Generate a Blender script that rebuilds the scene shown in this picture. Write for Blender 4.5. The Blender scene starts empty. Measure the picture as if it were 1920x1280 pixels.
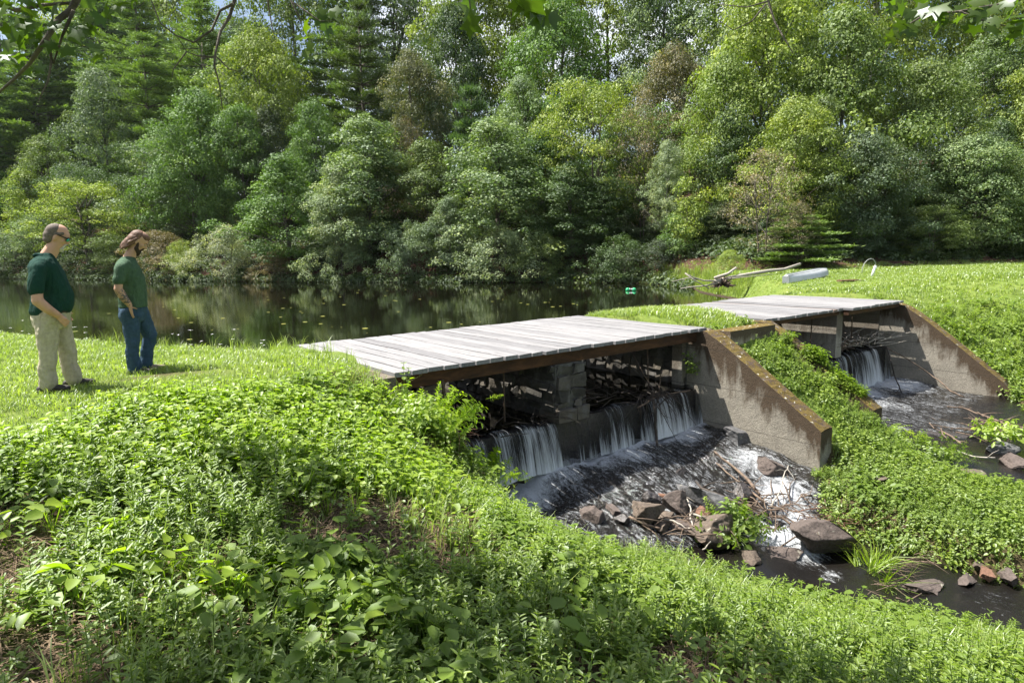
import bpy, bmesh, math, random
import numpy as np
from mathutils import Vector, Matrix, noise as mnoise
random.seed(7); rng = np.random.default_rng(7)
SC = bpy.context.scene
COL = SC.collection
R = math.radians

# ------------------------------------------------------------------ camera, world, sun, exposure
F_PX, PITCH, ROLL, CAM_H = 1200.0, R(8.0), R(-1.0), 1.42
cam = bpy.data.cameras.new('camera'); cam.sensor_width = 36; cam.lens = F_PX / 1920 * 36
cam.clip_start = .05; cam.clip_end = 2000
co = bpy.data.objects.new('camera', cam); COL.objects.link(co); SC.camera = co
FW = np.array([0, math.cos(PITCH), -math.sin(PITCH)]); UP0 = np.array([0, math.sin(PITCH), math.cos(PITCH)])
RT = math.cos(ROLL) * np.array([1., 0, 0]) + math.sin(ROLL) * UP0
UP = -math.sin(ROLL) * np.array([1., 0, 0]) + math.cos(ROLL) * UP0
CAM = np.array([0, 0, CAM_H])
co.matrix_world = Matrix(((RT[0], UP[0], -FW[0], 0), (RT[1], UP[1], -FW[1], 0), (RT[2], UP[2], -FW[2], CAM_H), (0, 0, 0, 1)))

SUN = Vector((-.52, .15, 1.0)).normalized()          # direction towards the sun
w = bpy.data.worlds.new('World'); SC.world = w; w.use_nodes = True
nt = w.node_tree
sky = nt.nodes.new('ShaderNodeTexSky'); sky.sky_type = 'NISHITA'; sky.sun_disc = False
sky.sun_elevation = math.asin(SUN.z); sky.sun_rotation = math.atan2(SUN.x, SUN.y)
sky.air_density = 1.0; sky.dust_density = 2.2; sky.ozone_density = 1.0
tc = nt.nodes.new('ShaderNodeTexCoord'); mp = nt.nodes.new('ShaderNodeMapping'); mp.inputs['Scale'].default_value = (1, 1, 2.6)
nz = nt.nodes.new('ShaderNodeTexNoise'); nz.inputs['Scale'].default_value = 2.3; nz.inputs['Detail'].default_value = 7
cr = nt.nodes.new('ShaderNodeValToRGB'); cr.color_ramp.elements[0].position = .46; cr.color_ramp.elements[1].position = .62
mx = nt.nodes.new('ShaderNodeMixRGB'); mx.inputs[2].default_value = (8, 8.4, 9, 1)
bg = nt.nodes['Background']; bg.inputs['Strength'].default_value = .058
nt.links.new(tc.outputs['Generated'], mp.inputs[0]); nt.links.new(mp.outputs[0], nz.inputs['Vector'])
nt.links.new(nz.outputs['Fac'], cr.inputs[0]); nt.links.new(cr.outputs[0], mx.inputs[0])
nt.links.new(sky.outputs[0], mx.inputs[1]); nt.links.new(mx.outputs[0], bg.inputs[0])
sl = bpy.data.lights.new('sun', 'SUN'); sl.energy = 5.0; sl.angle = R(.5); sl.color = (1, .95, .86)
so = bpy.data.objects.new('sun', sl); COL.objects.link(so); so.location = (-20, 5, 40)
so.rotation_euler = SUN.to_track_quat('Z', 'Y').to_euler()
SC.view_settings.view_transform = 'Standard'; SC.view_settings.look = 'None'
SC.view_settings.exposure = 1.55; SC.view_settings.gamma = 1
SC.render.engine = 'CYCLES'
SC.cycles.max_bounces = 7; SC.cycles.transparent_max_bounces = 12; SC.cycles.diffuse_bounces = 3
SC.cycles.glossy_bounces = 3; SC.cycles.transmission_bounces = 4; SC.cycles.caustics_reflective = False
SC.cycles.caustics_refractive = False
SC.cycles.use_denoising = True

# ------------------------------------------------------------------ helpers: points in the place
def ray(x, y): return FW + RT * (x - 960) / F_PX + UP * (640 - y) / F_PX
def at(x, y, z):
    d = ray(x, y); return CAM + d * (z - CAM_H) / d[2]
def atY(x, y, Y):
    d = ray(x, y); return CAM + d * Y / d[1]
def project(P):
    d = np.asarray(P) - CAM; z = d @ FW
    return 960 + F_PX * (d @ RT) / z, 640 - F_PX * (d @ UP) / z, z
K = 1.42 / 1.55
YAW = R(38.3)
O = np.array([-1.5588 * K, 8.22 * K, 0])
BU = np.array([math.cos(YAW), math.sin(YAW), 0]); BV = np.array([math.sin(YAW), -math.cos(YAW), 0])   # along the bridge, downstream
DW, PS = 3.28, .24152
def uv(u, v, z=0): return O + BU * u + BV * v + np.array([0, 0, z])
def uvA(x, y): return (x - O[0]) * BU[0] + (y - O[1]) * BU[1], (x - O[0]) * BV[0] + (y - O[1]) * BV[1]
U1, U1B, U2L, U2R, UP2 = 6.12, 6.5, 7.98, 14.27, 11.35      # wall faces along the bridge axis
POND_Z, SILL_Z = -1.06, -1.1

# ------------------------------------------------------------------ helpers: materials
def new_mat(name):
    m = bpy.data.materials.new(name); m.use_nodes = True
    n = m.node_tree; b = n.nodes['Principled BSDF']; return m, n, b
def nd(n, t, **kw):
    x = n.nodes.new(t)
    for k, v in kw.items():
        if k in ('blend_type', 'operation', 'noise_dimensions', 'feature', 'attribute_name', 'data_type', 'distance'): setattr(x, k, v)
        else: x.inputs[k.replace('_', ' ')].default_value = v
    return x
def ramp(n, src, stops):
    c = n.nodes.new('ShaderNodeValToRGB'); e = c.color_ramp.elements
    while len(e) < len(stops): e.new(.5)
    for el, (p, col) in zip(e, stops): el.position = p; el.color = (*col, 1) if len(col) == 3 else col
    n.links.new(src, c.inputs[0]); return c.outputs[0]
def coords(n, scale=(1, 1, 1), rot=(0, 0, 0), kind='Object'):
    t = n.nodes.new('ShaderNodeTexCoord'); m = n.nodes.new('ShaderNodeMapping')
    m.inputs['Scale'].default_value = scale; m.inputs['Rotation'].default_value = rot
    n.links.new(t.outputs[kind], m.inputs[0]); return m.outputs[0]
def noise_t(n, vec, scale, detail=5, rough=.55, dist=0):
    x = n.nodes.new('ShaderNodeTexNoise'); x.inputs['Scale'].default_value = scale; x.inputs['Detail'].default_value = detail
    x.inputs['Roughness'].default_value = rough; x.inputs['Distortion'].default_value = dist
    n.links.new(vec, x.inputs['Vector']); return x.outputs['Fac']
def mixc(n, f, a, b, bt='MIX'):
    x = n.nodes.new('ShaderNodeMixRGB'); x.blend_type = bt
    for i, s in enumerate((f, a, b)):
        if isinstance(s, (int, float)): x.inputs[i].default_value = s
        elif isinstance(s, tuple): x.inputs[i].default_value = (*s, 1)
        else: n.links.new(s, x.inputs[i])
    return x.outputs[0]
def math_n(n, op, a, b=0.):
    x = n.nodes.new('ShaderNodeMath'); x.operation = op
    for i, s in enumerate((a, b)):
        if isinstance(s, (int, float)): x.inputs[i].default_value = s
        else: n.links.new(s, x.inputs[i])
    return x.outputs[0]
def bump(n, b, h, strength=.5, dist=.02):
    x = n.nodes.new('ShaderNodeBump'); x.inputs['Strength'].default_value = strength; x.inputs['Distance'].default_value = dist
    n.links.new(h, x.inputs['Height']); n.links.new(x.outputs[0], b.inputs['Normal']); return x
def simple(name, col, rough=.7, var=.25, scale=8, bmp=.3, bd=.01, metal=0, spec=.4):
    m, n, b = new_mat(name); v = coords(n); f = noise_t(n, v, scale)
    dk = tuple(c * (1 - var) for c in col); lt = tuple(min(1, c * (1 + var)) for c in col)
    n.links.new(ramp(n, f, [(.3, dk), (.7, lt)]), b.inputs['Base Color'])
    b.inputs['Roughness'].default_value = rough; b.inputs['Metallic'].default_value = metal
    b.inputs['Specular IOR Level'].default_value = spec
    if bmp: bump(n, b, noise_t(n, v, scale * 4), bmp, bd)
    return m
def leaf_mat(name, col=None, gloss=.10, trans=.42, hue=.5, rough=.38, yel=(1.55, 1.35, .6), dim=1.0):
    """two-sided leaf: diffuse + light through the blade + a little sheen; hue varies leaf by leaf (attribute var)"""
    m = bpy.data.materials.new(name); m.use_nodes = True; n = m.node_tree
    n.nodes.remove(n.nodes['Principled BSDF']); out = n.nodes['Material Output']
    if col is None:
        oi = n.nodes.new('ShaderNodeObjectInfo'); base = oi.outputs['Color']
    else:
        rg = n.nodes.new('ShaderNodeRGB'); rg.outputs[0].default_value = (*col, 1); base = rg.outputs[0]
    a = n.nodes.new('ShaderNodeAttribute'); a.attribute_name = 'var'
    tint = ramp(n, a.outputs['Fac'], [(0, (.56, .62, .50)), (.45, (.95, .95, .85)), (.8, (1.3, 1.18, .85)), (1, yel)])
    c = mixc(n, 1.0, mixc(n, 1.0, base, (dim, dim, dim), 'MULTIPLY'), tint, 'MULTIPLY')
    df = n.nodes.new('ShaderNodeBsdfDiffuse'); n.links.new(c, df.inputs[0])
    tr = n.nodes.new('ShaderNodeBsdfTranslucent'); n.links.new(mixc(n, 1.0, c, (1.4, 1.6, .62), 'MULTIPLY'), tr.inputs[0])
    ms = n.nodes.new('ShaderNodeMixShader'); ms.inputs[0].default_value = trans
    n.links.new(df.outputs[0], ms.inputs[1]); n.links.new(tr.outputs[0], ms.inputs[2])
    gl = n.nodes.new('ShaderNodeBsdfGlossy'); gl.inputs['Roughness'].default_value = rough; gl.inputs[0].default_value = (.9, .95, 1, 1)
    m2 = n.nodes.new('ShaderNodeMixShader'); m2.inputs[0].default_value = gloss
    n.links.new(ms.outputs[0], m2.inputs[1]); n.links.new(gl.outputs[0], m2.inputs[2])
    n.links.new(m2.outputs[0], out.inputs[0]); return m

def attr_fac(n, name):
    a = n.nodes.new('ShaderNodeAttribute'); a.attribute_name = name; return a.outputs['Fac']
def ground_mat():
    m, n, b = new_mat('ground'); v = coords(n)
    n1 = noise_t(n, v, 1.1, 6); n2 = noise_t(n, v, 14, 6, .7); n3 = noise_t(n, v, 60, 4, .7)
    grass = mixc(n, .5, ramp(n, n1, [(.3, (.075, .13, .02)), (.55, (.12, .17, .03)), (.75, (.17, .19, .05))]), ramp(n, n2, [(.3, (.05, .1, .015)), (.7, (.2, .24, .06))]))
    soil = mixc(n, .5, ramp(n, n2, [(.3, (.025, .018, .010)), (.7, (.10, .075, .045))]), ramp(n, n3, [(.35, (.015, .01, .006)), (.7, (.12, .08, .05))]))
    litter = mixc(n, .5, ramp(n, n2, [(.3, (.02, .012, .008)), (.75, (.13, .07, .045))]), ramp(n, n3, [(.35, (.012, .008, .006)), (.7, (.12, .065, .04))]))
    bed = ramp(n, n2, [(.3, (.012, .009, .006)), (.7, (.07, .05, .035))])
    c = mixc(n, attr_fac(n, 'soil'), grass, soil); c = mixc(n, attr_fac(n, 'litter'), c, litter); c = mixc(n, attr_fac(n, 'bed'), c, bed)
    n.links.new(c, b.inputs['Base Color']); b.inputs['Roughness'].default_value = .95; b.inputs['Specular IOR Level'].default_value = .15
    bump(n, b, mixc(n, .5, n2, n3), .8, .05); return m
def concrete_mat(name, moss=.5, base=(.36, .32, .26), streak=.6):
    m, n, b = new_mat(name); v = coords(n)
    big = noise_t(n, v, 1.7, 7, .6, .4); mid = noise_t(n, v, 7, 6, .65); fin = noise_t(n, v, 45, 5, .7)
    c = ramp(n, big, [(.3, tuple(x * .62 for x in base)), (.5, base), (.72, tuple(x * 1.22 for x in base))])
    c = mixc(n, .35, c, ramp(n, fin, [(.3, (.12, .1, .08)), (.7, (.55, .5, .42))]))
    vor = n.nodes.new('ShaderNodeTexVoronoi'); vor.feature = 'DISTANCE_TO_EDGE'; vor.inputs['Scale'].default_value = 2.4
    wv = n.nodes.new('ShaderNodeMixRGB'); wv.inputs[0].default_value = .12
    nzv = n.nodes.new('ShaderNodeTexNoise'); nzv.inputs['Scale'].default_value = 5; n.links.new(v, nzv.inputs[0]); n.links.new(v, wv.inputs[1]); n.links.new(nzv.outputs['Color'], wv.inputs[2])
    n.links.new(wv.outputs[0], vor.inputs[0])
    crack = ramp(n, vor.outputs['Distance'], [(.0, (1, 1, 1)), (.012, (0, 0, 0))])
    c = mixc(n, math_n(n, 'MULTIPLY', crack, .35), c, (.5, .46, .38))
    # dark damp growth that hangs from the top edge (attribute edge = 1 at the top)
    edge = attr_fac(n, 'edge')
    sv = coords(n, (4.5, 4.5, 1.3)); st = noise_t(n, sv, 1.0, 6, .7, .3)
    k = math_n(n, 'ADD', math_n(n, 'MULTIPLY', edge, .60), math_n(n, 'ADD', math_n(n, 'MULTIPLY', st, 1.0), math_n(n, 'ADD', math_n(n, 'MULTIPLY', big, .5), math_n(n, 'MULTIPLY', fin, .25))))
    c = mixc(n, math_n(n, 'MULTIPLY', ramp(n, math_n(n, 'MULTIPLY', k, .6), [(.64, (0, 0, 0)), (.76, (1, 1, 1))]), streak), c, mixc(n, fin, (.02, .014, .01), (.10, .068, .042)))
    # moss on faces that look up
    g = n.nodes.new('ShaderNodeNewGeometry'); sx = n.nodes.new('ShaderNodeSeparateXYZ'); n.links.new(g.outputs['Normal'], sx.inputs[0])
    upf = ramp(n, sx.outputs['Z'], [(.45, (0, 0, 0)), (.65, (1, 1, 1))])
    mossn = ramp(n, mid, [(.62 - .32 * moss, (0, 0, 0)), (.70 - .32 * moss, (1, 1, 1))])
    mc = mixc(n, mid, ramp(n, fin, [(.3, (.03, .02, .008)), (.7, (.15, .09, .025))]), ramp(n, fin, [(.3, (.05, .035, .01)), (.7, (.17, .14, .035))]))
    c = mixc(n, math_n(n, 'MULTIPLY', upf, mossn), c, mc)
    lich = ramp(n, noise_t(n, v, 11, 4, .6), [(.64, (0, 0, 0)), (.67, (1, 1, 1))])
    c = mixc(n, math_n(n, 'MULTIPLY', upf, lich), c, (.5, .48, .43))
    sz_ = n.nodes.new('ShaderNodeSeparateXYZ'); n.links.new(v, sz_.inputs[0]); fr = math_n(n, 'FRACT', math_n(n, 'ADD', math_n(n, 'MULTIPLY', sz_.outputs['Z'], 1.55), math_n(n, 'MULTIPLY', mid, .02)))
    c = mixc(n, math_n(n, 'MULTIPLY', math_n(n, 'LESS_THAN', fr, .022), .5), c, (.05, .042, .034))
    n.links.new(c, b.inputs['Base Color']); b.inputs['Roughness'].default_value = .9; b.inputs['Specular IOR Level'].default_value = .2
    bump(n, b, mixc(n, .5, mid, fin), .7, .03); return m
def stone_mat():
    m, n, b = new_mat('masonry'); v = coords(n, (1, 1, 1.5))
    wv = n.nodes.new('ShaderNodeMixRGB'); wv.inputs[0].default_value = .1
    nzv = n.nodes.new('ShaderNodeTexNoise'); nzv.inputs['Scale'].default_value = 3; n.links.new(v, nzv.inputs[0]); n.links.new(v, wv.inputs[1]); n.links.new(nzv.outputs['Color'], wv.inputs[2])
    vo = n.nodes.new('ShaderNodeTexVoronoi'); vo.feature = 'DISTANCE_TO_EDGE'; vo.inputs['Scale'].default_value = 3.4; n.links.new(wv.outputs[0], vo.inputs[0])
    vc = n.nodes.new('ShaderNodeTexVoronoi'); vc.inputs['Scale'].default_value = 3.4; n.links.new(wv.outputs[0], vc.inputs[0])
    mortar = ramp(n, vo.outputs['Distance'], [(.02, (1, 1, 1)), (.075, (0, 0, 0))])
    cc = ramp(n, math_n(n, 'MULTIPLY', vc.outputs['Color'], 1.0), [(.2, (.10, .095, .08)), (.5, (.19, .17, .13)), (.8, (.28, .24, .18))])
    fin = noise_t(n, v, 30, 6, .7)
    c = mixc(n, .4, cc, ramp(n, fin, [(.3, (.06, .05, .04)), (.7, (.34, .31, .26))]))
    c = mixc(n, mortar, c, mixc(n, fin, (.16, .15, .13), (.42, .40, .36)))
    n.links.new(c, b.inputs['Base Color']); b.inputs['Roughness'].default_value = .88
    bump(n, b, math_n(n, 'ADD', vo.outputs['Distance'], math_n(n, 'MULTIPLY', fin, .25)), .9, .12); return m
def wood_mat(name, cols, axis_scale=(14, .9, 14), rough=.8, knots=True):
    m, n, b = new_mat(name); v = coords(n, axis_scale)
    f = noise_t(n, v, 2.2, 8, .65, .6); a = attr_fac(n, 'var')
    c = ramp(n, f, [(.25, cols[0]), (.5, cols[1]), (.75, cols[2])])
    c = mixc(n, 1.0, c, ramp(n, a, [(0, (.76, .76, .77)), (.5, (1, 1, 1)), (.93, (1.08, 1.07, 1.06)), (1, (.95, .72, .6))]), 'MULTIPLY')
    if knots:
        vk = coords(n, (5, 2.2, 5)); vo = n.nodes.new('ShaderNodeTexVoronoi'); vo.inputs['Scale'].default_value = 1.0; n.links.new(vk, vo.inputs[0])
        c = mixc(n, ramp(n, vo.outputs['Distance'], [(.05, (1, 1, 1)), (.10, (0, 0, 0))]), c, (.12, .10, .10))
    n.links.new(c, b.inputs['Base Color']); b.inputs['Roughness'].default_value = rough; b.inputs['Specular IOR Level'].default_value = .25
    bump(n, b, f, .5, .01); return m
def water_mat():
    m, n, b = new_mat('pond_water')
    b.inputs['Base Color'].default_value = (.004, .004, .002, 1); b.inputs['Roughness'].default_value = .02; b.inputs['IOR'].default_value = 1.33
    b.inputs['Specular IOR Level'].default_value = .5
    v = coords(n, (1, 1, 1)); a = noise_t(n, v, 5.0, 4, .5); c = noise_t(n, coords(n, (.35, .5, 1)), .5, 2); e = noise_t(n, v, 26, 3, .5)
    h = math_n(n, 'ADD', math_n(n, 'ADD', math_n(n, 'MULTIPLY', a, .3), math_n(n, 'MULTIPLY', c, 1.2)), math_n(n, 'MULTIPLY', e, .05))
    bump(n, b, h, .22, .022); return m
def stream_mat():
    m, n, b = new_mat('stream_water')
    v = coords(n, (1, 1, 1)); vs = coords(n, (6.5, 2.2, 3))          # object axes: x across the flow, y along it
    s = noise_t(n, vs, 1.3, 8, .72, 1.8); f2 = noise_t(n, v, 26, 6, .8, .9); sp = noise_t(n, v, 42, 3, .6)
    foam = attr_fac(n, 'foam')
    k = math_n(n, 'ADD', math_n(n, 'ADD', math_n(n, 'MULTIPLY', foam, .5), math_n(n, 'MULTIPLY', s, .58)), math_n(n, 'MULTIPLY', f2, .5))
    fm = ramp(n, k, [(.76, (0, 0, 0)), (.86, (.3, .3, .3)), (1.0, (1, 1, 1))])
    n.links.new(mixc(n, fm, (.008, .007, .006), (.55, .58, .62)), b.inputs['Base Color'])
    n.links.new(mixc(n, fm, (.06, .06, .06), (.6, .6, .6)), b.inputs['Roughness']); b.inputs['IOR'].default_value = 1.33
    hh = math_n(n, 'ADD', math_n(n, 'MULTIPLY', s, .8), math_n(n, 'ADD', math_n(n, 'MULTIPLY', f2, .7), math_n(n, 'MULTIPLY', sp, .25)))
    x = bump(n, b, hh, 1.0, .06); n.links.new(math_n(n, 'ADD', math_n(n, 'MULTIPLY', foam, .9), .12), x.inputs['Strength']); return m
def fall_mat():
    m, n, b = new_mat('falling_water'); out = n.nodes['Material Output']
    st = noise_t(n, coords(n, (30, 2, .5)), 1.5, 8, .78, .5); big = noise_t(n, coords(n, (2.6, .3, .3)), 1.0, 4, .7)
    k = math_n(n, 'ADD', math_n(n, 'MULTIPLY', st, .62), math_n(n, 'MULTIPLY', big, .58))
    k = math_n(n, 'ADD', k, math_n(n, 'MULTIPLY', attr_fac(n, 'foam'), .3))
    white = ramp(n, k, [(.62, (0, 0, 0)), (.72, (.5, .5, .5)), (.82, (1, 1, 1))])
    n.links.new(mixc(n, white, (.012, .013, .012), (.78, .82, .86)), b.inputs['Base Color'])
    b.inputs['Roughness'].default_value = .18; b.inputs['IOR'].default_value = 1.33
    bump(n, b, st, .9, .04)
    tr = n.nodes.new('ShaderNodeBsdfTransparent'); ms = n.nodes.new('ShaderNodeMixShader')
    al = ramp(n, k, [(.52, (.12, .12, .12)), (.68, (.9, .9, .9))]); n.links.new(al, ms.inputs[0])
    n.links.new(tr.outputs[0], ms.inputs[1]); n.links.new(b.outputs[0], ms.inputs[2]); n.links.new(ms.outputs[0], out.inputs[0]); return m
def rock_mat(name, a, c2, wet=.0):
    m, n, b = new_mat(name); v = coords(n); f = noise_t(n, v, 3, 7, .65, .5); g = noise_t(n, v, 28, 5, .7)
    c = mixc(n, .45, ramp(n, f, [(.3, a), (.7, c2)]), ramp(n, g, [(.3, tuple(x * .4 for x in a)), (.72, tuple(min(1, x * 1.5) for x in c2))]))
    li = ramp(n, noise_t(n, v, 9, 3), [(.66, (0, 0, 0)), (.7, (1, 1, 1))]); c = mixc(n, math_n(n, 'MULTIPLY', li, .5 * (1 - wet)), c, (.33, .32, .26))
    n.links.new(c, b.inputs['Base Color']); b.inputs['Roughness'].default_value = .85 - .6 * wet
    bump(n, b, math_n(n, 'ADD', f, math_n(n, 'MULTIPLY', g, .4)), .8, .04); return m

M = {}
M['ground'] = ground_mat(); M['conc'] = concrete_mat('mossy_concrete', .62, (.205, .19, .16), .95); M['conc_plain'] = concrete_mat('grey_concrete', .15, (.22, .21, .185), .6)
M['moss'] = concrete_mat('thick_moss_concrete', 1.25, (.28, .24, .18), .9)
M['stone'] = stone_mat()
def block_mat():
    m, n, b = new_mat('rubble_stone'); v = coords(n); f = noise_t(n, v, 6, 6, .65, .4); g2 = noise_t(n, v, 34, 5, .7)
    c = mixc(n, .45, ramp(n, attr_fac(n, 'var'), [(0, (.018, .017, .015)), (.4, (.04, .036, .03)), (.7, (.065, .056, .044)), (1, (.12, .098, .07))]), ramp(n, f, [(.3, (.02, .018, .015)), (.7, (.13, .12, .10))]))
    c = mixc(n, math_n(n, 'MULTIPLY', ramp(n, noise_t(n, v, 4, 5, .6), [(.55, (0, 0, 0)), (.62, (1, 1, 1))]), .7), c, mixc(n, g2, (.055, .052, .048), (.17, .165, .155)))
    n.links.new(c, b.inputs['Base Color']); b.inputs['Roughness'].default_value = .9; bump(n, b, math_n(n, 'ADD', f, math_n(n, 'MULTIPLY', g2, .5)), .9, .03); return m
M['block'] = block_mat(); M['mortar'] = simple('mortar', (.11, .105, .095), .95, .5, 14, .8, .03)
M['plank'] = wood_mat('weathered_plank', ((.115, .113, .118), (.19, .188, .195), (.27, .265, .272)))
M['beam'] = wood_mat('rusty_beam', ((.020, .012, .008), (.055, .026, .012), (.11, .05, .02)), (1.2, 8, 5), knots=False)
M['pond'] = water_mat(); M['stream'] = stream_mat(); M['fall'] = fall_mat()
M['rod'] = simple('rusty_iron', (.07, .045, .03), .7, .4, 20)
M['rock_dry'] = rock_mat('brown_rock', (.045, .034, .027), (.125, .095, .072)); M['rock_dark'] = rock_mat('dark_rock', (.035, .027, .023), (.11, .085, .075))
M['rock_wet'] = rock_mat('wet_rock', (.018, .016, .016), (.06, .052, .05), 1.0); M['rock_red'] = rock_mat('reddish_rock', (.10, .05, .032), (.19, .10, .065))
M['rock_grey'] = rock_mat('grey_rock', (.04, .04, .043), (.12, .12, .125), .3)
M['bark'] = simple('bark', (.10, .085, .07), .95, .45, 9, .8, .03); M['bark_lt'] = simple('pale_bark', (.26, .25, .22), .9, .35, 7, .5, .02)
M['stick'] = simple('dry_stick', (.125, .09, .066), .9, .45, 16, .6, .01); M['stick_dk'] = simple('wet_stick', (.035, .026, .02), .6, .4, 16, .6, .01)
M['stick_lt'] = simple('bleached_stick', (.33, .30, .26), .9, .3, 16, .4, .01); M['stick_br'] = simple('broken_brown_log', (.13, .065, .04), .85, .5, 12, .7, .02)
M['crown'] = leaf_mat('crown_leaves', gloss=.03, trans=.26, rough=.6, dim=.84)
M['under'] = leaf_mat('undergrowth_leaves', (.06, .095, .03), gloss=.03, trans=.3, rough=.6)
M['needle'] = leaf_mat('pine_needles', gloss=.03, trans=.22, rough=.6, yel=(1.3, 1.25, .8))
M['herb'] = leaf_mat('herb_leaves', (.15, .225, .036), gloss=.04, trans=.46, rough=.5)
M['herb2'] = leaf_mat('broad_leaves', (.13, .20, .036), gloss=.02, trans=.42, rough=.5)
M['vine'] = leaf_mat('yellow_green_leaves', (.22, .32, .025), gloss=.04, trans=.5, rough=.5)
M['grass'] = leaf_mat('grass_blades', (.215, .285, .085), gloss=.04, trans=.42, yel=(1.4, 1.25, .9))
M['maple'] = leaf_mat('maple_leaves', (.062, .105, .012), gloss=.025, trans=.5)
M['lily'] = leaf_mat('floating_leaf', (.22, .24, .06), gloss=.1, trans=.1)
M['straw'] = simple('dead_stems', (.15, .105, .065), .9, .45, 30, .2)
M['petal'] = simple('white_petal', (.75, .76, .72), .7, .05, 30, 0); M['petal_y'] = simple('yellow_petal', (.75, .6, .05), .7, .1, 30, 0)

# ------------------------------------------------------------------ helpers: meshes and tags
def tag(o, label=None, cat=None, group=None, kind=None):
    if label: o['label'] = label
    if cat: o['category'] = cat
    if group: o['group'] = group
    if kind: o['kind'] = kind
    return o
def empty(name, loc, label=None, cat=None, group=None):
    o = bpy.data.objects.new(name, None); COL.objects.link(o); o.location = loc; o.empty_display_size = .2
    return tag(o, label, cat, group)
def mesh_np(name, V, Fc, mat, attrs=None, smooth=False):
    """V (n,3); Fc (m,k) faces all with k corners, or a list of lists"""
    me = bpy.data.meshes.new(name); V = np.asarray(V, dtype=np.float32)
    if isinstance(Fc, list):
        me.from_pydata([tuple(map(float, v)) for v in V], [], [list(map(int, f)) for f in Fc])
    else:
        Fc = np.asarray(Fc, dtype=np.int32); k = Fc.shape[1]
        me.vertices.add(len(V)); me.vertices.foreach_set('co', V.ravel())
        me.loops.add(Fc.size); me.loops.foreach_set('vertex_index', Fc.ravel())
        me.polygons.add(len(Fc)); me.polygons.foreach_set('loop_start', np.arange(0, Fc.size, k, dtype=np.int32))
        me.polygons.foreach_set('loop_total', np.full(len(Fc), k, dtype=np.int32))
        me.update(calc_edges=True)
    for an, (dom, arr) in (attrs or {}).items():
        a = me.attributes.new(an, 'FLOAT', dom); a.data.foreach_set('value', np.asarray(arr, dtype=np.float32))
    if smooth: me.polygons.foreach_set('use_smooth', np.ones(len(me.polygons), dtype=bool))
    if mat: me.materials.append(mat)
    return me
def link(name, me, parent=None, loc=(0, 0, 0), rz=0):
    o = bpy.data.objects.new(name, me); COL.objects.link(o); o.location = loc; o.rotation_euler = (0, 0, rz)
    if parent: o.parent = parent
    return o
class MB:
    """collects shapes into one mesh"""
    def __init__(s): s.V = []; s.F = []; s.A = []; s.E = []
    def add(s, V, Fc, a=.5, e=None):
        o = len(s.V); s.V += [tuple(v) for v in V]; s.F += [[i + o for i in f] for f in Fc]; s.A += [a] * len(Fc)
        s.E += list(e) if e is not None else [0.] * len(V)
    def box(s, c, d, rz=0, a=.5, jit=0):
        cx, cy, cz = c; dx, dy, dz = [q / 2 for q in d]; V = []
        for sx, sy, sz in ((-1,-1,-1),(1,-1,-1),(1,1,-1),(-1,1,-1),(-1,-1,1),(1,-1,1),(1,1,1),(-1,1,1)):
            x, y = sx * dx, sy * dy
            V.append((cx + x * math.cos(rz) - y * math.sin(rz) + random.uniform(-jit, jit), cy + x * math.sin(rz) + y * math.cos(rz) + random.uniform(-jit, jit), cz + sz * dz + random.uniform(-jit, jit)))
        s.add(V, [(0,3,2,1),(4,5,6,7),(0,1,5,4),(1,2,6,5),(2,3,7,6),(3,0,4,7)], a, [0,0,0,0,1,1,1,1])
    def tube(s, pts, radii, n=8, a=.5, flat=1.0, cap=True):
        pts = [Vector(p) for p in pts]; V = []; Fc = []
        if isinstance(radii, (int, float)): radii = [radii] * len(pts)
        ref = Vector((0, 0, 1)) if abs((pts[-1] - pts[0]).normalized().z) < .9 else Vector((1, 0, 0))
        for i, p in enumerate(pts):
            t = (pts[min(i + 1, len(pts) - 1)] - pts[max(i - 1, 0)]).normalized()
            x = t.cross(ref).normalized(); y = x.cross(t).normalized()
            for j in range(n):
                an = 2 * math.pi * j / n; V.append(p + x * math.cos(an) * radii[i] + y * math.sin(an) * radii[i] * flat)
        for i in range(len(pts) - 1):
            for j in range(n): Fc.append((i * n + j, i * n + (j + 1) % n, (i + 1) * n + (j + 1) % n, (i + 1) * n + j))
        if cap: Fc.append(tuple(range(n))[::-1]); Fc.append(tuple((len(pts) - 1) * n + j for j in range(n)))
        s.add(V, Fc, a)
    def ell(s, c, r, rot=None, nu=14, nv=10, a=.5):
        V = []; Fc = []; rm = rot or Matrix.Identity(3)
        for i in range(nv + 1):
            th = math.pi * i / nv
            for j in range(nu):
                ph = 2 * math.pi * j / nu
                V.append(Vector(c) + rm @ Vector((r[0] * math.sin(th) * math.cos(ph), r[1] * math.sin(th) * math.sin(ph), r[2] * math.cos(th))))
        for i in range(nv):
            for j in range(nu): Fc.append((i * nu + j, (i + 1) * nu + j, (i + 1) * nu + (j + 1) % nu, i * nu + (j + 1) % nu))
        s.add(V, Fc, a)
    def build(s, name, mat, parent=None, smooth=False, uvframe=False, origin=None):
        """uvframe: the collected points are (u, -v, z) of the bridge; origin: point subtracted (world, or parent location)"""
        V = np.array(s.V, dtype=float)
        if parent is not None and origin is None: origin = getattr(parent, '_o', None)
        if origin is None: origin = (0, 0, 0)
        V = V - np.array(origin)
        me = mesh_np(name, V, s.F, mat, {'var': ('FACE', s.A), 'edge': ('POINT', s.E)}, smooth)
        return link(name, me, parent)
def smoothstep(x): x = np.clip(x, 0, 1); return x * x * (3 - 2 * x)
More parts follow.
